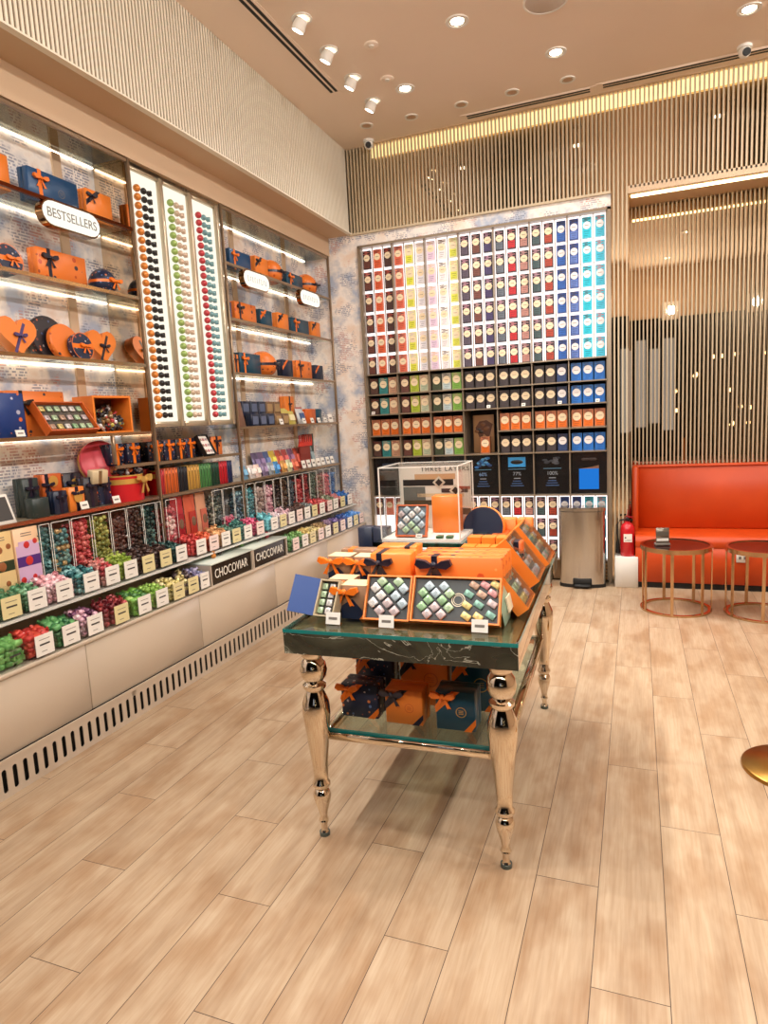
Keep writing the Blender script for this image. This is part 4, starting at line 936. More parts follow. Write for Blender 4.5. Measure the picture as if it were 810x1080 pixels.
b = MB(); b.box(RX0, RX1, YB+.053, YB+.07, 2.006, 3.2, RACKLIT); b.build('light_panel', t)
b = MB(); b.box(RX0, RX1, YB+.053, YB+.07, .206, .794, RACKLIT); b.build('light_panel', t)
b = MB(); b.box(RX0, RX1, YB+.3, YB+.33, .806, 1.994, mat((54, 42, 34), .5)); b.build('back_panel', t)
b = MB(); b.box(RX0, RX1, YB+.0, YB+.33, .02, .19, mat((120, 90, 60), .5))
for k in range(5): b.box(RX1-.06, RX1-.006, YB-.012, YB, .03+k*.032, .045+k*.032, mat((170, 124, 76), .4))
b.build('plinth', t)
b = MB(); b.box(RX0-.02, RX0-.006, YB-.03, YB+.33, 0, 3.22, RP); b.box(RX1+.006, RX1+.035, YB-.03, YB+.33, 0, 3.22, RP); b.box(RX0-.02, RX1+.035, YB-.03, YB+.05, 3.2, 3.22, RP); b.build('frame', t)
for k in range(5):
    b = MB(); b.box(RX0, RX1, YB+.005, YB+.05, 2.2+k*.2-.004, 2.2+k*.2+.0, ACRYL); b.build('pack_ledge', t)
for k in range(2):
    b = MB(); b.box(RX0, RX1, YB+.005, YB+.05, .4+k*.2-.004, .4+k*.2, ACRYL); b.build('pack_ledge', t)
CREAMD = mat((246, 226, 190), .45, name='cream_emblem'); WHD = mat((244, 240, 240), .45, name='white_emblem')
def pack_mesh(w, h, d, body, top, low, emblem=CREAMD, diamond=True, lowh=.42):
    b = MB(); m_ = mat(body, .4); b.box(-w/2, w/2, 0, d, 0, h, m_)
    tp = mat(top, .45); lo = mat(low, .45)
    for k in range(4):
        z0 = h*.97-k*h*.065; x0 = -w*.42+(.18*w if k % 2 else 0)
        b.box(x0, x0+w*(.62 if k % 2 else .5), -.0008, 0, z0-h*.035, z0, tp)
    b.box(-w*.4, w*.4, -.0008, 0, h*.05, h*lowh, lo)
    dk = mat(tuple(max(0, int(v*.62)) for v in low), .5)
    b.box(-w*.3, w*.3, -.0014, -.0008, h*.3, h*.325, dk); b.box(-w*.22, w*.22, -.0014, -.0008, h*.2, h*.22, dk); b.box(-w*.3, w*.1, -.0014, -.0008, h*.1, h*.12, dk)
    r = w*.41; P = [(r*math.cos(2*PI*k/16)*1.0, h*.6+r*math.sin(2*PI*k/16)) for k in range(16)]
    b.prism(P, -.002, 0, emblem)
    if diamond: b.prism([(-r*1.2, h*.6), (0, h*.6-r*.55), (r*1.2, h*.6), (0, h*.6+r*.55)], -.0026, -.002, emblem)
    b.box(-r*.5, r*.5, -.0032, -.0026, h*.595, h*.615, mat((120, 90, 70), .5))
    return b.mesh('chocolate_pack')
DK = (34, 22, 26)
LITC = [('dark brown', (44, 24, 24), (220, 120, 110), (110, 62, 52)), ('orange', (226, 120, 84), (150, 50, 60), (224, 96, 56)), ('brown-black', (50, 28, 26), (206, 90, 70), (84, 54, 50)), ('salmon', (226, 130, 104), (110, 60, 66), (222, 104, 76)),
        ('lemon yellow', (238, 232, 168), (216, 190, 206), (226, 228, 76)), ('white', (246, 240, 238), (236, 210, 200), (244, 240, 246)), ('lilac', (238, 222, 232), (230, 190, 160), (230, 204, 228)), ('cream white', (246, 242, 238), (90, 60, 56), (246, 238, 240)), ('bright yellow', (238, 236, 180), (226, 190, 150), (224, 226, 84)),
        ('dark violet-grey', DK, (206, 150, 170), (92, 80, 96)), ('dark brown', DK, (206, 160, 160), (120, 70, 60)), ('dark purple', DK, (200, 150, 180), (76, 64, 110)), ('dark slate', DK, (206, 160, 176), (104, 112, 124)), ('dark crimson', DK, (206, 130, 140), (196, 36, 44)), ('dark rose', DK, (210, 160, 160), (196, 140, 130)), ('dark teal', DK, (206, 160, 176), (70, 92, 96)), ('dark rust', DK, (206, 150, 160), (176, 66, 46)),
        ('royal blue', (24, 66, 140), (40, 40, 60), (40, 100, 190)), ('cobalt blue', (30, 66, 140), (60, 50, 60), (96, 126, 200)), ('cyan', (60, 200, 222), (60, 50, 60), (20, 196, 222)), ('sky cyan', (80, 200, 226), (200, 90, 90), (70, 200, 232))]
lm = [pack_mesh(.076, .171, .028, c[1], c[2], c[3], CREAMD if i < 17 else WHD, i < 17 and i not in (1,)) for i, c in enumerate(LITC)]
RW = ['top', 'second', 'third', 'fourth', 'fifth', 'bottom']
for i, c in enumerate(LITC):
    for r in range(6):
        o = link('chocolate_pack', lm[i], None, (RX0+CW*(i+.5), YB+.022, 3.0-.2*r+.0065)); tag(o, '%s pack in the %s row of the upper backlit field, %s column from left' % (c[0], RW[r], ORD[i+1]), 'chocolate', 'packs in the upper backlit field')
for r in range(3):
    for i, c in enumerate(LITC):
        if r > 0 and i < 13: continue
        o = link('chocolate_pack', lm[i], None, (RX0+CW*(i+.5), YB+.022, .6-.2*r+.0065)); tag(o, '%s pack in the %s row of the low backlit field, %s column from left' % (c[0], ['top', 'middle', 'bottom'][r], ORD[i+1]), 'chocolate', 'packs in the low backlit field')
KD = dict(db=('dark brown', (56, 36, 30), (120, 60, 50), (90, 60, 50)), te=('teal', (60, 140, 136), (206, 180, 150), (50, 130, 130)), ta=('tan', (206, 164, 130), (150, 70, 60), (200, 150, 120)), br=('brown', (84, 52, 42), (140, 70, 60), (110, 66, 56)), yg=('yellow-green', (176, 190, 70), (206, 150, 160), (170, 186, 50)),
          cr=('cream', (214, 196, 160), (190, 130, 110), (190, 200, 170)), dg=('dark green', (60, 66, 50), (130, 110, 80), (70, 80, 56)), pb=('pale blue', (190, 186, 170), (60, 44, 40), (186, 204, 206)), gr=('fresh green', (140, 184, 90), (206, 170, 140), (126, 176, 70)), bk=('black', (40, 30, 30), (70, 52, 50), (70, 60, 62)),
          nv=('navy', (34, 48, 84), (50, 44, 60), (46, 70, 120)), bl=('bright blue', (36, 110, 190), (50, 60, 90), (30, 110, 200)), og=('orange', (196, 120, 80), (120, 70, 60), (232, 110, 20)))
km = {k: pack_mesh(.088, .155, .06, v[1], v[2], v[3], WHD if k in ('bl', 'nv') else CREAMD, k in ('bk', 'db')) for k, v in KD.items()}
A_ = [['db', 'te', 'ta'], ['br', 'yg', 'cr'], ['dg', 'pb', 'gr'], ['bk']*3, ['bk']*3, ['bk', 'bk', 'nv'], ['bl']*3]
for r, (z, row) in enumerate(((1.811, A_), (1.616, A_), (1.406, [['og']*3]*7), (1.196, A_))):
    for bi in range(7):
        if bi == 3 and r > 1: continue
        for k in range(3):
            kd = row[bi][k]
            o = link('chocolate_pack', km[kd], None, (RX0+bi*BAY+.058+k*.098+.003, YB+.02, z+.0005))
            tag(o, '%s pack, %s of three in bay %s of the %s open shelf' % (KD[kd][0], ['left', 'middle', 'right'][k], ORD[bi+1], ['top', 'second', 'third', 'fourth'][r]), 'chocolate', 'packs on the open rack shelves')
for bi, r, z in ((0, 1, 1.616), (3, 1, 1.616), (4, 1, 1.616), (5, 1, 1.616), (6, 1, 1.616)):
    price_card('small white price card in front of the second open shelf, bay %s' % ORD[bi+1], (RX0+bi*BAY+(.24 if bi else .05), YB-.018, z), 0, .035, .03)
# framed picture in the middle bay
x = RX0+3.5*BAY
t = thing('picture_board', 'brown photo board with an orange pack in the middle rack bay', 'picture board', (x-.01, YB+.16, 1.1965))
MB().box(-.1, .1, 0, .012, 0, .36, mat((176, 132, 92), .5), .002).build('board', t)
b = MB(); P = [(-.08, .24), (-.03, .12), (.0, .18), (.05, .14), (.09, .27), (.03, .31), (-.04, .3)]; b.prism(P, -.002, 0, mat((96, 56, 34), .5))
for k in range(6): b.ball((random.uniform(-.07, .08), -.001, random.uniform(.17, .28)), .022, mat(random.choice([(70, 40, 26), (120, 76, 44), (50, 30, 22)]), .4), 8, 6, (1.2, .2, .8))
b.build('chocolate_print', t)
o = link('chocolate_pack', km['og'], None, (x+.02, YB+.07, 1.1965)); tag(o, 'single orange pack standing before the photo board in the middle bay', 'chocolate')
# black posters
BLK = mat((16, 15, 17), .25, 0, .3, name='poster_black'); BLU = mat((60, 160, 232), .4); BLUD = mat((60, 90, 136), .5); BLUL = emis((40, 130, 230), .85, 'emissive_blue'); DIM = mat((140, 146, 154), .5)  # emissive blue gives one printed poster field a glow of its own
for bi in range(7):
    x = RX0+(bi+.5)*BAY
    l = ['black card poster, leftmost in the rack behind the clear case', 'black card poster, second from left behind the clear case', 'black card poster, third from left behind the clear case', 'black poster with blue swirls just right of the clear case', 'black poster with a bright blue picture of a dark bean, centre right', 'black poster with faint grey picture, beside the blue-field one', 'black poster with large plain blue field at the right end'][bi]
    t = thing('poster', l, 'poster', (x, YB+.03, .806), group='black posters in the rack')
    MB().box(-BAY/2+.008, BAY/2-.008, 0, .02, 0, .376, BLK).build('board', t)
    b = MB()
    if bi < 3: b.box(-.06, .06, -.001, 0, .26, .32, mat((40, 50, 70), .5)); b.box(-.08, .08, -.001, 0, .235, .239, mat((120, 80, 60), .5))
    elif bi == 3:
        for k in range(16): b.ball((random.uniform(-.07, .07), 0, .3+random.uniform(-.045, .045)), .016, mat(random.choice([(40, 110, 180), (20, 60, 110), (90, 160, 210)]), .4), 8, 5, (1.4, .12, .8))
    elif bi == 4: b.box(-.08, .08, -.0015, 0, .255, .345, BLU); b.ball((0, -.001, .3), .05, BLK, 16, 8, (1.2, .1, .42))
    elif bi == 5:
        for k in range(12): b.ball((random.uniform(-.07, .07), 0, .31+random.uniform(-.03, .03)), .018, mat(random.choice([(50, 54, 64), (76, 80, 90), (34, 38, 48)]), .4), 8, 5, (1.4, .12, .6))
    else:
        b.box(-.085, .085, -.0015, 0, .04, .225, BLUL); b.prism([(-.085, .225), (.085, .225), (.085, .255), (.02, .24)], -.0015, 0, mat((130, 90, 70), .5))
        for k in range(5): b.ball((random.uniform(-.05, .05), 0, .31), .02, mat((60, 44, 40), .4), 8, 5, (1.3, .12, .6))
    b.build('picture_print', t)
    if 3 <= bi <= 5:
        text('lettering', ('60%', '77%', '100%')[bi-3], .046, mat((120, 150, 190), .5) if bi == 3 else DIM, t, (0, -.001, .19), (PI/2, 0, 0))
        b = MB(); b.box(-.08, .08, -.001, 0, .232, .237, mat((90, 140, 170), .5))
        for k in range(3): b.box(-.06+.01*k, .06-.012*k, -.001, 0, .075+k*.022, .082+k*.022, BLUD)
        b.box(-.03, .03, -.001, 0, .145, .152, DIM); b.build('small_print', t)

# ------------------------------------------------------------------ display table
TC = (-.78, 2.70); TY = math.radians(1.5); HX, HY = .415, .725
t = thing('display_table', 'rose-gold turned-leg display table with dark marble apron and glass top', 'table', (*TC, 0), TY)
prof = [(.016, 0), (.018, .012), (.012, .018), (.0125, .045), (.02, .06), (.014, .075), (.018, .1), (.03, .14), (.034, .165), (.028, .185), (.022, .19), (.034, .205), (.034, .215), (.026, .225), (.03, .29), (.042, .4), (.052, .49), (.05, .535), (.036, .57), (.031, .58), (.043, .592), (.043, .604), (.031, .614), (.046, .635), (.051, .66), (.045, .69), (.033, .705), (.041, .715), (.041, .728), (.033, .734), (.036, .748)]
for sx in (-1, 1):
    for sy in (-1, 1):
        b = MB(); b.lathe(prof, BRASS, 32); b.cyl(.02, 0, .014, mat((70, 80, 76), .3), 20)
        b.build('leg', t, (sx*.345, sy*.645, 0))
e = .012
MB().box(-HX, HX, -HY, -HY+e, .745, .822, MARBLE).build('apron', t); MB().box(-HX, HX, HY-e, HY, .745, .822, MARBLE).build('apron', t)
MB().box(-HX, -HX+e, -HY+e, HY-e, .745, .822, MIRROR).build('side_apron', t); MB().box(HX-e, HX, -HY+e, HY-e, .745, .822, MIRROR).build('side_apron', t); MB().box(-HX+e, HX-e, -HY+e, HY-e, .81, .82, mat((206, 152, 124), .2, .2, .3, name='copper_board')).build('top_board', t)
b = MB(); b.box(-HX, HX, -HY, HY, .822, .835, TGLASS); b.build('glass_top', t)
c = [o for o in t.children if o.name.startswith('glass_top')][0]
b = MB(); b.box(-HX-.001, HX+.001, -HY-.0015, -HY, .822, .835, EDGE); b.box(HX, HX+.0015, -HY, HY, .822, .835, EDGE); b.box(-HX-.0015, -HX, -HY, HY, .822, .835, EDGE); b.build('glass_edge', c)
b = MB(); b.box(-.325, .325, -.6, .6, .4, .412, clear((226, 236, 230), 1.2, .02, 'lower_glass')); b.build('lower_glass_shelf', t)
c = [o for o in t.children if o.name.startswith('lower_glass')][0]
b = MB(); b.box(-.326, .326, -.6015, -.6, .4, .413, EDGE); b.build('glass_edge', c)
for sx in (-1, 1):
    b = MB(); b.box(sx*.335-.018, sx*.335+.018, -.6, .6, .372, .4, BRASS, .003); b.build('stretcher', t)
for sy in (-1, 1):
    b = MB(); b.box(-.317, .317, sy*.6-.016, sy*.6+.016, .372, .4, BRASS, .003); b.build('stretcher', t)
ZT = .8355
def T_(x, y): return (x, y, ZT)
# front of the table
t, M_, zz = tray('small navy box standing open with green and white chocolates at the table corner', .085, .14, .045, (-1.06, 2.1, ZT), TY-.15, math.radians(60), mat((176, 160, 130), .4), liner=mat((60, 56, 50), .5))
chocs(M_, zz, [((c-.5)*.033-.008, .025+r*.03, [0, 1][c]) for r in range(4) for c in range(2)], .027, lambda i, ci: '%s chocolate, %s from the bottom in the small navy box' % (CNAME[ci], ORD[i//2+1]), 'chocolates in the small navy box')
b = MB(); b.box(-.006, 0, -.0, .14, .0, .1, mat((22, 64, 132), .4)); b.box(-.0066, -.006, .04, .1, .03, .07, mat((60, 96, 150), .4))
X = M_ @ Tr(-.043, 0, .04) @ Ry(math.radians(-62)); b.build('lid', t, (M_.inverted() @ X).to_translation(), (M_.inverted() @ X).to_euler())
FP = floral((146, 112, 84), [(70, 80, 84), (196, 150, 130), (104, 112, 84), (196, 160, 160), (60, 66, 90)], 30, 'muted_floral_print')
def bouquet_box(label, w, h, d, loc):
    t = gift('floral_gift_box', label, w, d, h, FP, loc, TY, rib=None, group='floral boxes with orange bows on the table')
    b = MB(); b.prism([(-w/2, 0), (w*.42, 0), (w*.3, h*.28), (-w*.05, h*.6), (-w/2, h*.38)], -.0015, 0, DKNAVY); b.prism([(w*.2, 0), (w/2, 0), (w/2, h*.3)], -.003, -.0015, ORANGE); b.build('printed_wrap', t)
    b = MB(); b.box(-w/2, w/2, .001, d, h, h+.001, mat((226, 200, 160), .4)); b.build('pale_top', t)
    bow_mb(.08, RIBO).build('bow', t, (-w*.33, -.003, h*.8))
    return t
bouquet_box('floral box with orange bow at the front, right of the small navy box', .1, .125, .09, T_(-.965, 2.125))
bouquet_box('floral box with orange bow just behind the small navy box', .1, .12, .08, T_(-1.06, 2.225))
for i, (x, w_) in enumerate(((-1.115, 'left'), (-1.0, 'right'))):
    bouquet_box('upper floral box with orange bow, %s of the back pair' % w_, .1, .11, .08, (x, 2.335, ZT+.075))
    gift('gift_box', 'low dark box under the %s upper floral box' % w_, .1, .08, .073, FLO_D, (x, 2.335, ZT), TY)
    bow_ = None
gift('floral_gift_box', 'pale-topped flat box with orange bow behind the back pair', .2, .06, .195, FP, (-1.05, 2.43, ZT), TY, rib=RIBO, style='left', bow=.05)
t, M_, zz = tray('orange tray of twelve chocolates leaning at the table front middle', .172, .165, .03, (-.832, 2.115, ZT), TY, math.radians(62), ORANGE)
D12 = [(0, 0, 3), (1, 0, 3), (2, 0, 5), (3, 0, 5), (-1+1, 1, 3), (1, 1, 5), (2, 1, 1), (0, 2, 1), (1, 2, 2), (2, 2, 0), (0, 3, 1), (1, 3, 2)]
def dcell(a, c, s): return ((a-c)*s*.7071, (a+c)*s*.7071)
cells = [(x, y, ci) for (x, y, ci) in [(-.028, .035, 3), (.028, .035, 3), (-.056, .063, 1), (0, .063, 3), (.056, .063, 5), (-.028, .09, 1), (.028, .09, 5), (0, .117, 2), (.056, .117, 5), (-.052, .117, 1), (-.028, .142, 0), (.034, .142, 0)]]
chocs(M_, zz, cells, .035, lambda i, ci: '%s square chocolate, %s up in the tray of twelve' % (CNAME[ci], ORD[i+1]), 'chocolates in the tray of twelve', PI/4)
t, M_, zz = tray('wide orange tray of pastel chocolates at the table front right', .315, .165, .035, (-.585, 2.125, ZT), TY, math.radians(60), ORANGE)
cells = []
for k, (x, y, ci) in enumerate([(-.098, .03, 3), (-.048, .03, 3), (-.12, .055, 2), (-.073, .055, 3), (-.023, .055, 0), (-.098, .08, 2), (-.048, .08, 2), (-.12, .105, 2), (-.073, .105, 5), (-.023, .105, 0), (-.098, .13, 5), (-.045, .13, 5)]): cells.append((x, y, ci))
chocs(M_, zz, cells, .033, lambda i, ci: '%s square chocolate, %s in the left half of the wide tray' % (CNAME[ci], ORD[i+1]), 'square chocolates in the wide tray', PI/4)
cells = [(.04, .028, 4), (.082, .028, 4), (.125, .035, 8), (.04, .066, 4), (.082, .07, 8), (.128, .075, 3), (.045, .106, 8), (.09, .106, 7), (.128, .112, 6), (.062, .138, 7), (.1, .14, 6), (.136, .143, 4)]
chocs(M_, zz, cells, .026, lambda i, ci: '%s oblong chocolate, %s in the right half of the wide tray' % (CNAME[ci], ORD[i+1]), 'oblong chocolates in the wide tray', -.55, 1.5)
b = MB(); b.ring(.024, .0215, 0, .002, FRAME, 28); b.ring(.017, .0155, 0, .002, FRAME, 28); X = M_ @ Tr(.008, .085, zz+.0005); tt = b.build('printed_seal', [o for o in S.objects if o.get('label', '').startswith('wide orange tray')][0]); tt.matrix_parent_inverse = Matrix(); tt.location = (.008, .085, zz+.0005)
gift('gift_box', 'orange box with black bow right behind the tray of twelve', .165, .1, .215, ORANGE, T_(-.87, 2.27), TY, rib=RIBN, style='left', bow=.1, bz=.83)
gift('gift_box', 'orange box behind the black-bowed orange one', .165, .09, .22, ORANGE, T_(-.885, 2.385), TY, rib=RIBN, style='right', bow=.05)
for k in range(3):
    gift('gift_box', 'wide orange floral box, %s of three standing behind the wide tray' % ORD[k+1], .325, .055, .215, FLO_O, T_(-.6, 2.245+k*.06), TY, rib=RIBN if k == 0 else None, style='left', bow=.12, bz=.85, group='wide orange boxes in a file')
price_card('price card before the floral box on the table', T_(-1.015, 2.04), TY, .055, .045); price_card('price card before the tray of twelve', T_(-.812, 2.045), TY, .055, .045); price_card('price card before the wide tray', T_(-.485, 2.06), TY, .055, .045)
# navy boxes at the left behind
for x, w_ in ((-1.215, 'left'), (-1.14, 'right')): gift('gift_box', 'tall navy box standing on the table, %s of two' % w_, .07, .07, .225, DKNAVY, T_(x+.03, 2.78), TY, lid=False)
gift('gift_box', 'low navy box with black bow left of the tall navy pair', .08, .07, .14, DKNAVY, T_(-1.145, 2.62), TY, rib=RIBN, style='mid', bow=.06)
# clear display case on a glass stand
t = thing('glass_stand', 'green glass stand carrying the clear display case', 'stand', (-.875, 2.88, ZT), TY)
MB().box(-.235, .235, -.19, .19, .155, .175, clear((176, 206, 196), 1.2, .03, 'thick_glass')).build('glass_plate', t); c = t.children[0]
MB().box(-.236, .236, -.1915, -.19, .155, .175, clear((96, 150, 140), 1.2, .05, 'thick_glass_edge')).build('glass_edge', c)
for sx in (-1, 1): MB().box(sx*.2-.02, sx*.2+.02, -.12, .12, 0, .155, clear((210, 226, 220), .8, .03, 'glass_leg')).build('support', t)
ZC2 = ZT+.1755
t = thing('display_case', 'clear display case with white base and printed back, on the glass stand', 'display case', (-.895, 2.86, ZC2), TY)
w, d, h = .36, .3, .33
MB().box(-w/2, w/2, -d/2, d/2, 0, .012, WHITE).build('base', t)
b = MB(); e = .004
b.box(-w/2, w/2, -d/2, -d/2+e, .012, h, ACRYL); b.box(-w/2, w/2, d/2-e, d/2, .012, h, ACRYL); b.box(-w/2, -w/2+e, -d/2+e, d/2-e, .012, h, ACRYL); b.box(w/2-e, w/2, -d/2+e, d/2-e, .012, h, ACRYL); b.box(-w/2, w/2, -d/2, d/2, h, h+e, ACRYL); b.build('clear_cover', t)
b = MB(); q = .0025
for x in (-w/2, w/2):
    for y in (-d/2, d/2): b.box(x-q, x+q, y-q, y+q, .012, h+e, WHITE)
for y in (-d/2, d/2): b.box(-w/2, w/2, y-q, y+q, h, h+e, WHITE)
for x in (-w/2, w/2): b.box(x-q, x+q, -d/2, d/2, h, h+e, WHITE)
b.build('cover_edges', t)
b = MB(); yb = d/2-.012
b.box(-w/2+.006, w/2-.006, yb, yb+.004, .012, h-.004, mat((214, 206, 192), .5)); b.build('back_card', t); c = [o for o in t.children if o.name.startswith('back_card')][0]
b = MB()
for x0, x1, z0, z1, cc in ((-.16, .09, .22, .25, (30, 22, 18)), (-.1, .1, .25, .276, (190, 150, 110)), (.03, .16, .185, .205, (60, 40, 40)), (-.09, .14, .165, .182, (200, 176, 140)), (-.16, .08, .125, .15, (64, 52, 30)), (-.16, -.05, .15, .215, (96, 96, 90)), (.1, .17, .08, .11, (110, 80, 40)), (.09, .17, .2, .215, (150, 60, 40))): b.box(x0, x1, yb-.001, yb, z0, z1, mat(cc, .5))
for x, z in ((.02, .235), (.1, .195)): b.box(-.022, .022, -.002, 0, -.022, .022, mat((200, 190, 170), .4), T=Tr(x, yb-.001, z) @ Ry(.785)); b.box(-.013, .013, -.004, 0, -.013, .013, mat((40, 32, 30), .4), T=Tr(x, yb-.001, z) @ Ry(.785))
b.build('picture_print', c)
text('lettering', 'THREE LAYERS', .03, INK, c, (.05, yb-.001, .298), (PI/2, 0, 0), space=1.25)
X0 = Vector((-.895, 2.86, ZC2+.0125))
gift('gift_box', 'plain orange box inside the clear display case', .13, .08, .17, ORANGE, (-.82, 2.88, ZC2+.0125), TY)
t, M_, zz = tray('orange tray of pale chocolates leaning inside the clear display case', .145, .145, .025, (-.945, 2.76, ZC2+.0125), TY, math.radians(72), ORANGE2, liner=mat((110, 126, 136), .4))
chocs(M_, zz, [(-.025, .03, 0), (.025, .03, 0), (-.05, .05, 1), (0, .053, 0), (.048, .053, 5), (-.025, .077, 1), (.025, .077, 5), (-.05, .1, 3), (0, .1, 1), (.048, .1, 5), (-.025, .122, 5), (.025, .122, 1)], .031, lambda i, ci: '%s chocolate, %s up in the display case tray' % (CNAME[ci], ORD[i+1]), 'chocolates in the display case tray', PI/4)
for x, nme in ((-.81, 'left'), (-.765, 'right')):
    o = link('wrapped_chocolate', choc_mesh((50, 110, 60), .036)); o.location = (x, 2.745, ZC2+.013); tag(o, 'dark green chocolate on the display case floor, %s of two' % nme, 'chocolate', 'green chocolates on the display case floor')
price_card('tiny card before the tray in the clear display case', (-.905, 2.735, ZC2+.0125), TY, .03, .02)
# behind the orange boxes: little bars, tin, upright boxes
for r in range(3):
    for c in range(3):
        x = -.655+c*.06+.01*r; y = 2.5+r*.075
        gift('small_gift_box', 'little orange-topped navy box, %s in row %s behind the wide orange boxes' % (['left', 'middle', 'right'][c], ['one', 'two', 'three'][r]), .055, .07, .16+.025*r, DKNAVY if r == 0 else NAVY, T_(x, y), TY, lid=False, group='little orange-topped boxes')
        k = [o for o in S.objects if o.get('label', '').startswith('little orange-topped navy box, %s in row %s' % (['left', 'middle', 'right'][c], ['one', 'two', 'three'][r]))][0]
        hh = .16+.025*r; b = MB(); b.box(-.0276, .0276, -.0006, .0705, hh-.042, hh+.001, ORANGE); b.build('orange_sleeve', k)
bow_t = gift('small_gift_box', 'little box with navy bow at the right end of the small boxes', .05, .06, .2, ORANGE2, T_(-.455, 2.62), TY, rib=RIBN, style='mid', bow=.06)
tin('navy round tin leaning behind the display case with orange edge', .1, .06, DKNAVY, (-.67, 2.97, ZT+.1), TY, .2, side=ORANGE)
b = MB(); b.box(-.09, .09, -.03, .07, 0, .099, ORANGE2, .003); tag(b.build('gift_box', None, (-.67, 2.99, ZT), (0, 0, TY)), 'orange box under the leaning navy tin', 'gift box')
for x, w_ in ((-.61, 'left'), (-.535, 'right')): gift('gift_box', 'upright orange box behind the little boxes, %s of two' % w_, .07, .06, .225, ORANGE, T_(x+.045, 3.07), TY, lid=False)
gift('gift_box', 'small blue-grey box leaning on the upright orange pair', .07, .05, .16, mat((100, 120, 136), .4), T_(-.49, 2.97), TY, lid=False)
# open boxes tilted toward the right-hand side
for k, (x, y, zb, w_, cells_c, nme) in enumerate(((-.395, 2.36, ZT, .2, [0, 4, 1, 2, 7, 3], 'nearest'), (-.395, 2.66, ZT+.03, .24, [3, 7, 1, 5, 4, 3], 'middle'), (-.395, 2.98, ZT+.03, .26, [0, 1, 8, 4, 7, 3], 'farthest'))):
    t, M_, zz = tray('orange box of pastel chocolates tilted to the right table side, %s of three' % nme, w_, .21, .05, (x, y, zb), TY+PI/2, math.radians(52), ORANGE, liner=mat((90, 100, 96), .5))
    MB().box(-w_/2, w_/2, 0, .21, .05, .052, clear((246, 246, 246), .7, .05, 'clear_lid')).build('clear_lid', t)
    nx = int(w_/.05); cc = []
    for r in range(4):
        for q in range(nx): cc.append(((q-(nx-1)/2)*.048, .03+r*.048, random.choice(cells_c)))
    chocs(M_, zz, cc, .034, lambda i, ci: '%s chocolate, %s place in the %s row of the %s tilted box' % (CNAME[ci], ORD[i % nx+1], ['bottom', 'second', 'third', 'top'][i//nx], nme), 'chocolates in the %s tilted box' % nme, rect=1.15)
    if zb > ZT: b = MB(); b.box(-w_/2+.01, w_/2-.01, .002, .1, 0, .028, DKNAVY); tag(b.build('gift_box', None, (x, y, ZT), (0, 0, TY+PI/2)), 'flat navy box under the %s tilted open box' % nme, 'gift box')
    gift('gift_box', 'orange box propping the %s tilted open box' % nme, w_*.9, .07, .17, ORANGE2, (x-.16, y, ZT), TY+PI/2)
packet('clear bag of green and white sweets at the right table edge', .13, .13, (150, 180, 150), (-.40, 2.22, ZT), TY+PI/2, .2, c2=(226, 220, 190), group=None)
# lower shelf boxes
Z2 = .4125
for (x, y, h_, w_, mt_, rb, nme) in ((-1.0, 2.2, .135, .155, FLO_N, RIBO, 'navy floral box with orange bow at the front left of the lower table shelf'), (-1.0, 2.36, .215, .16, FLO_N, RIBO, 'taller navy floral box behind at the left of the lower table shelf'),
                                 (-.815, 2.19, .135, .15, ORANGE, RIBN, 'orange box with black bow at the front middle of the lower table shelf'), (-.79, 2.37, .225, .2, ORANGE, RIBN, 'taller orange box with black bow behind on the lower table shelf'),
                                 (-.615, 2.19, .15, .15, TEALBOX, RIBO, 'teal box with orange bow at the front right of the lower table shelf'), (-.585, 2.37, .22, .18, TEALBOX, RIBO, 'taller teal box with orange bow behind on the lower table shelf')):
    t = gift('gift_box', nme, w_, .1, h_, mt_, (x, y, Z2), TY, rib=rb, style='corner', bow=.085, bz=.86, emblem=None if mt_ is FLO_N else (GOLD if mt_ is TEALBOX else ORANGE2))
    b = MB(); b.prism([(w_*.2, 0), (w_*.38, 0), (w_/2, h_*.18), (w_/2, h_*.34)], -.0012, 0, rb); b.build('corner_ribbon', t)

# ------------------------------------------------------------------ right side: bin, extinguisher, bench, side tables
t = thing('pedal_bin', 'brushed steel pedal bin in front of the chocolate rack', 'waste bin', (-.445, 5.955, 0), .04)
def rrect(w, d, r, n=6):
    P = []
    for cx, cy, a0 in ((w/2-r, d/2-r, 0), (-w/2+r, d/2-r, PI/2), (-w/2+r, -d/2+r, PI), (w/2-r, -d/2+r, 1.5*PI)):
        for k in range(n+1): a = a0+PI/2*k/n; P.append((cx+r*math.cos(a), cy+r*math.sin(a)))
    return P
def bowed(w, d, r):
    P = [(w/2-.012, d/2), (-w/2+.012, d/2), (-w/2, d/2-.012)]
    for k in range(15):
        a = k/14; x = -w/2+w*a; P.append((x, -d/2+r*(1-math.sin(PI*a)**.55)))
    return P+[(w/2, d/2-.012)]
def extrude(b, P, z0, z1, mt, smooth=True):
    n = len(P); vs = [(x, y, z0) for x, y in P]+[(x, y, z1) for x, y in P]
    b.add(vs, [(i, (i+1) % n, (i+1) % n+n, i+n) for i in range(n)], mt, smooth); b.add(vs, [tuple(reversed(range(n))), tuple(range(n, 2*n))], mt, False)
b = MB(); extrude(b, bowed(.385, .2, .06), .03, .675, STEEL); b.build('bin_body', t)
b = MB(); extrude(b, bowed(.392, .206, .06), .0, .03, BLACK); b.build('base_ring', t)
b = MB(); extrude(b, bowed(.395, .208, .06), .68, .705, STEEL); extrude(b, bowed(.375, .19, .055), .705, .712, STEEL); b.build('lid', t)
b = MB(); b.box(-.07, .07, -.15, -.06, .012, .035, BLACK, .008); b.box(-.08, .08, -.107, -.1, .005, .085, BLACK, .004); b.build('pedal', t)
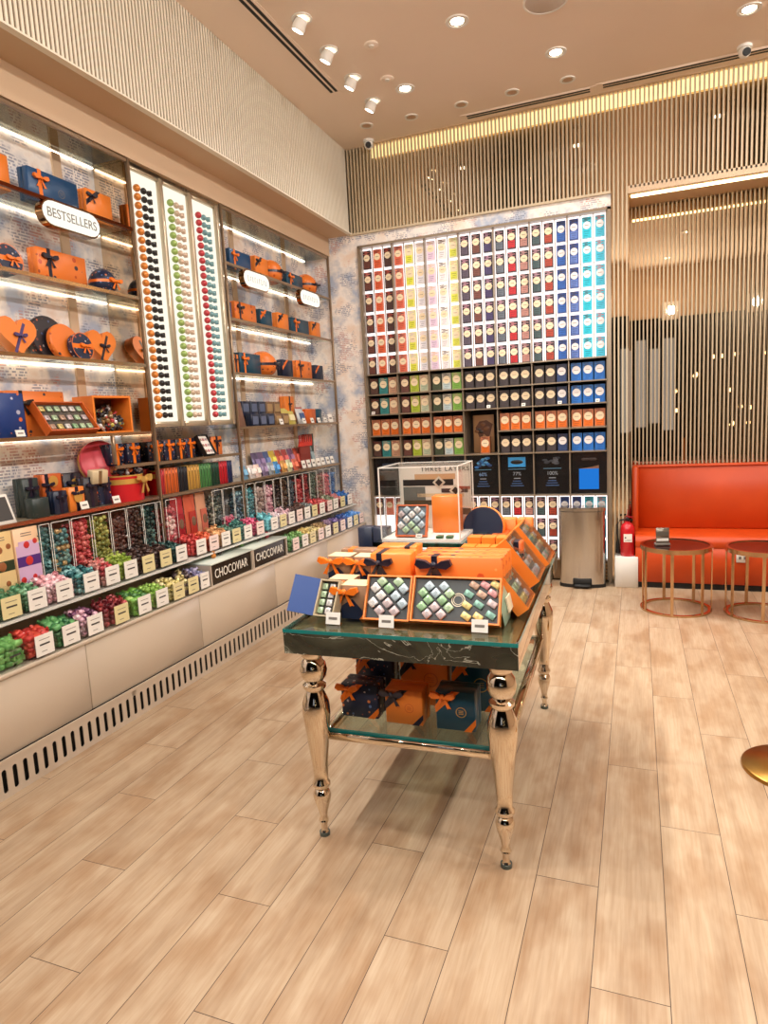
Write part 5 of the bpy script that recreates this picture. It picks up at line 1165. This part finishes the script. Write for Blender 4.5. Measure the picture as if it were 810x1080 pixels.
b = MB(); b.box(-.095, .095, 0, .16, 0, .27, plaster((232, 228, 220), 'white_block'), .004); tag(b.build('white_block', None, (-.078, 5.93, 0)), 'white block under the red fire extinguisher', 'block')
t = thing('fire_extinguisher', 'red fire extinguisher standing on the white block', 'fire extinguisher', (-.07, 6.01, .2705))
MB().lathe([(.056, 0), (.06, .006), (.06, .235), (.055, .26), (.038, .285), (.022, .293), (.022, .305)], mat((196, 22, 34), .25, 0, .5, name='extinguisher_red'), 32).build('cylinder', t)
b = MB(); b.prism([(-.03, .13), (.038, .13), (.038, .2), (-.03, .2)], -.0625, -.058, WHITE); b.box(-.02, -.01, -.0632, -.0625, .16, .175, INK); b.box(-.005, .03, -.0632, -.0625, .15, .153, GREY); b.box(-.02, .03, -.0632, -.0625, .14, .143, GREY); b.build('label', t)
b = MB(); b.box(-.014, .014, -.014, .014, .303, .34, mat((60, 40, 40), .3, .6), .003); b.box(-.008, .008, -.075, .02, .342, .352, mat((150, 20, 28), .35), T=Tr(0, 0, 0) @ Rz(.6) @ Rx(0)); b.box(-.008, .008, -.07, .02, .318, .327, BLACK, T=Rz(.6)); b.tube([(0, 0, .34), (.004, 0, .39), (0, 0, .41)], .004, mat((150, 20, 28), .35)); b.build('valve', t)
MB().tube([(-.012, 0, .32), (-.06, -.01, .315), (-.082, -.015, .28), (-.084, -.015, .2), (-.08, -.012, .12)], .008, BLACK, 10).build('hose', t)
MB().lathe([(.012, 0), (.019, .01), (.012, .1), (.009, .13)], BLACK, 14, c=(-.08, -.012, .02)).build('nozzle', t)
t = thing('bench_sofa', 'long orange leather bench sofa with high back against the slatted screen', 'sofa', (-.03, 5.95, 0))
W = 2.3
b = MB(); b.box(.035, W, .02, .5, 0, .05, BLACK); b.build('plinth', t)
b = MB(); b.box(.025, W, 0, .5, .05, .36, LEATHER, .01); b.build('seat_base', t)
b = MB()
P = [(0, .36), (.5, .36), (.5, .455), (.05, .462), (.015, .45), (-.006, .425), (-.008, .39)]
n_ = len(P); vs = [(.025, y, z) for y, z in P]+[(W, y, z) for y, z in P]
b.add(vs, [tuple(range(n_)), tuple(reversed(range(n_, 2*n_)))]+[(i, i+n_, (i+1) % n_+n_, (i+1) % n_) for i in range(n_)], LEATHER); b.build('seat_cushion', t)
b = MB(); b.box(.0, W, .4, .53, .45, 1.03, LEATHER, .02); b.build('backrest', t)
b = MB(); b.tube([(0, .4, 1.02), (W, .4, 1.02)], .012, LEATHER, 8); b.build('piping', t)
b = MB(); b.box(-.005, .05, .24, .52, .05, 1.035, LEATHER, .015); b.build('side_wing', t)
t = thing('wall_socket', 'white three-gang socket plate on the front of the orange bench', 'socket', (.815, 5.949, .3))
MB().box(-.045, .045, -.008, 0, -.055, .055, WHITE, .002).build('plate', t)
b = MB()
for x in (-.018, .018): b.box(x-.009, x+.009, -.01, -.008, -.028, -.004, GREY); b.box(x-.006, x+.006, -.0095, -.008, .01, .03, GREY)
b.build('outlet', t)
def side_table(x, y, label):
    t = thing('side_table', label, 'side table', (x, y, 0), .3, 'round bronze side tables before the bench'); r = .255
    b = MB(); b.ring(r, r-.022, .472, .505, BRASS2, 64); b.build('top_ring', t)
    b = MB(); b.cyl(r-.0225, .488, .5, mat((96, 44, 34), .06, .85, name='bronze_tinted_mirror'), 64); b.build('table_top', t)
    b = MB(); b.ring(r, r-.03, 0, .014, BRASS2, 64); b.build('base_ring', t)
    for k in range(7):
        a = 2*PI*k/7; b = MB(); b.box(-.011, .011, -.004, .004, .014, .472, BRASS2, T=Rz(a) @ Tr(0, r-.005, 0)); b.build('leg', t)
    return t
side_table(.285, 5.36, 'round bronze side table with a menu holder, nearer the extinguisher')
side_table(.87, 5.33, 'round bronze side table cut by the right picture edge')
t = thing('menu_holder', 'small grey card holder standing on the round side table', 'card holder', (.2, 5.3, .506), .2)
MB().box(-.06, .045, 0, .06, 0, .012, GREY).build('base', t); MB().box(-.055, .04, .02, .032, .012, .13, mat((130, 120, 108), .25, .6), .002).build('card', t)
b = MB(); b.box(-.05, .035, .0185, .02, .03, .05, WHITE); b.box(-.05, .035, .0185, .02, .07, .1, mat((90, 84, 76), .4)); b.build('card_print', t)
t = thing('floor_stand', 'round brushed brass stand base at the right picture edge', 'stand', (.625, 3.0, 0))
MB().lathe([(.2, 0), (.2, .012), (.194, .018), (.03, .026), (.02, .05)], mat((176, 132, 66), .28, 1, name='brushed_gold'), 64, smooth=False).build('base_disc', t)
MB().cyl(.016, .045, 1.1, mat((176, 132, 66), .28, 1), 20).build('pole', t)

# ------------------------------------------------------------------ what the mirrors show behind the viewpoint
for i in range(26):
    x = random.uniform(.8, 4.2); z = 1.0+.45*(i % 5)+random.uniform(-.05, .05)
    t = thing('mall_lamp', 'small glowing lamp in the dark mall, seen only in the slatted mirror', 'lamp', (x, -7+random.random(), z), group='lamps in the dark mall')
    MB().ball((0, 0, 0), .05, emis((255, 226, 176), 9, 'mall_lamp'), 12, 8).build('globe', t); MB().tube([(0, 0, .045), (0, 0, 4.9-z)], .004, BLACK, 6).build('cord', t)
for i in range(4):
    t = thing('lit_banner', 'pale glowing banner far behind, seen only in the slatted mirror', 'banner', (-.25+i*.36, -6.5, .9), group='banners in the dark mall')
    MB().box(-.13, .13, 0, .02, .1*(i % 3), 2.2+.25*(i % 2), emis((206, 216, 236), .75, 'banner_light')).build('banner_face', t); MB().box(-.03, .03, -.02, 0, -.9, 2.3, BLACK).build('stand', t)

# ------------------------------------------------------------------ world, camera, view
w = bpy.data.worlds.new('World'); S.world = w; w.use_nodes = True
w.node_tree.nodes['Background'].inputs[0].default_value = (1, .84, .66, 1); w.node_tree.nodes['Background'].inputs[1].default_value = .12
cam = bpy.data.cameras.new('camera'); co = bpy.data.objects.new('camera', cam); COL.objects.link(co); S.camera = co
cam.sensor_fit = 'VERTICAL'; cam.sensor_height = 36; cam.lens = 689.946*36/1080; cam.clip_start = .05; cam.clip_end = 60
a_, b_, c_ = 3.71508789e-01, 1.38218355e-01, -5.24795287e-02
B0 = Matrix(((1,0,0),(0,0,-1),(0,1,0)))
Ry_ = Matrix(((math.cos(a_),0,math.sin(a_)),(0,1,0),(-math.sin(a_),0,math.cos(a_))))
Rx_ = Matrix(((1,0,0),(0,math.cos(b_),-math.sin(b_)),(0,math.sin(b_),math.cos(b_))))
Rz_ = Matrix(((math.cos(c_),-math.sin(c_),0),(math.sin(c_),math.cos(c_),0),(0,0,1)))
M3 = Rz_ @ Rx_ @ Ry_ @ B0
R3_ = Matrix((M3[0], -M3[1], -M3[2])).transposed()
co.matrix_world = Tr(0, 0, 1.55) @ R3_.to_4x4()
S.view_settings.view_transform = 'Standard'; S.view_settings.look = 'None'; S.view_settings.exposure = 0; S.view_settings.gamma = 1; S.view_settings.use_curve_mapping = False
S.cycles.max_bounces = 10; S.cycles.transparent_max_bounces = 24; S.cycles.use_denoising = True; S.cycles.caustics_reflective = False; S.cycles.caustics_refractive = False; S.cycles.sample_clamp_indirect = 6
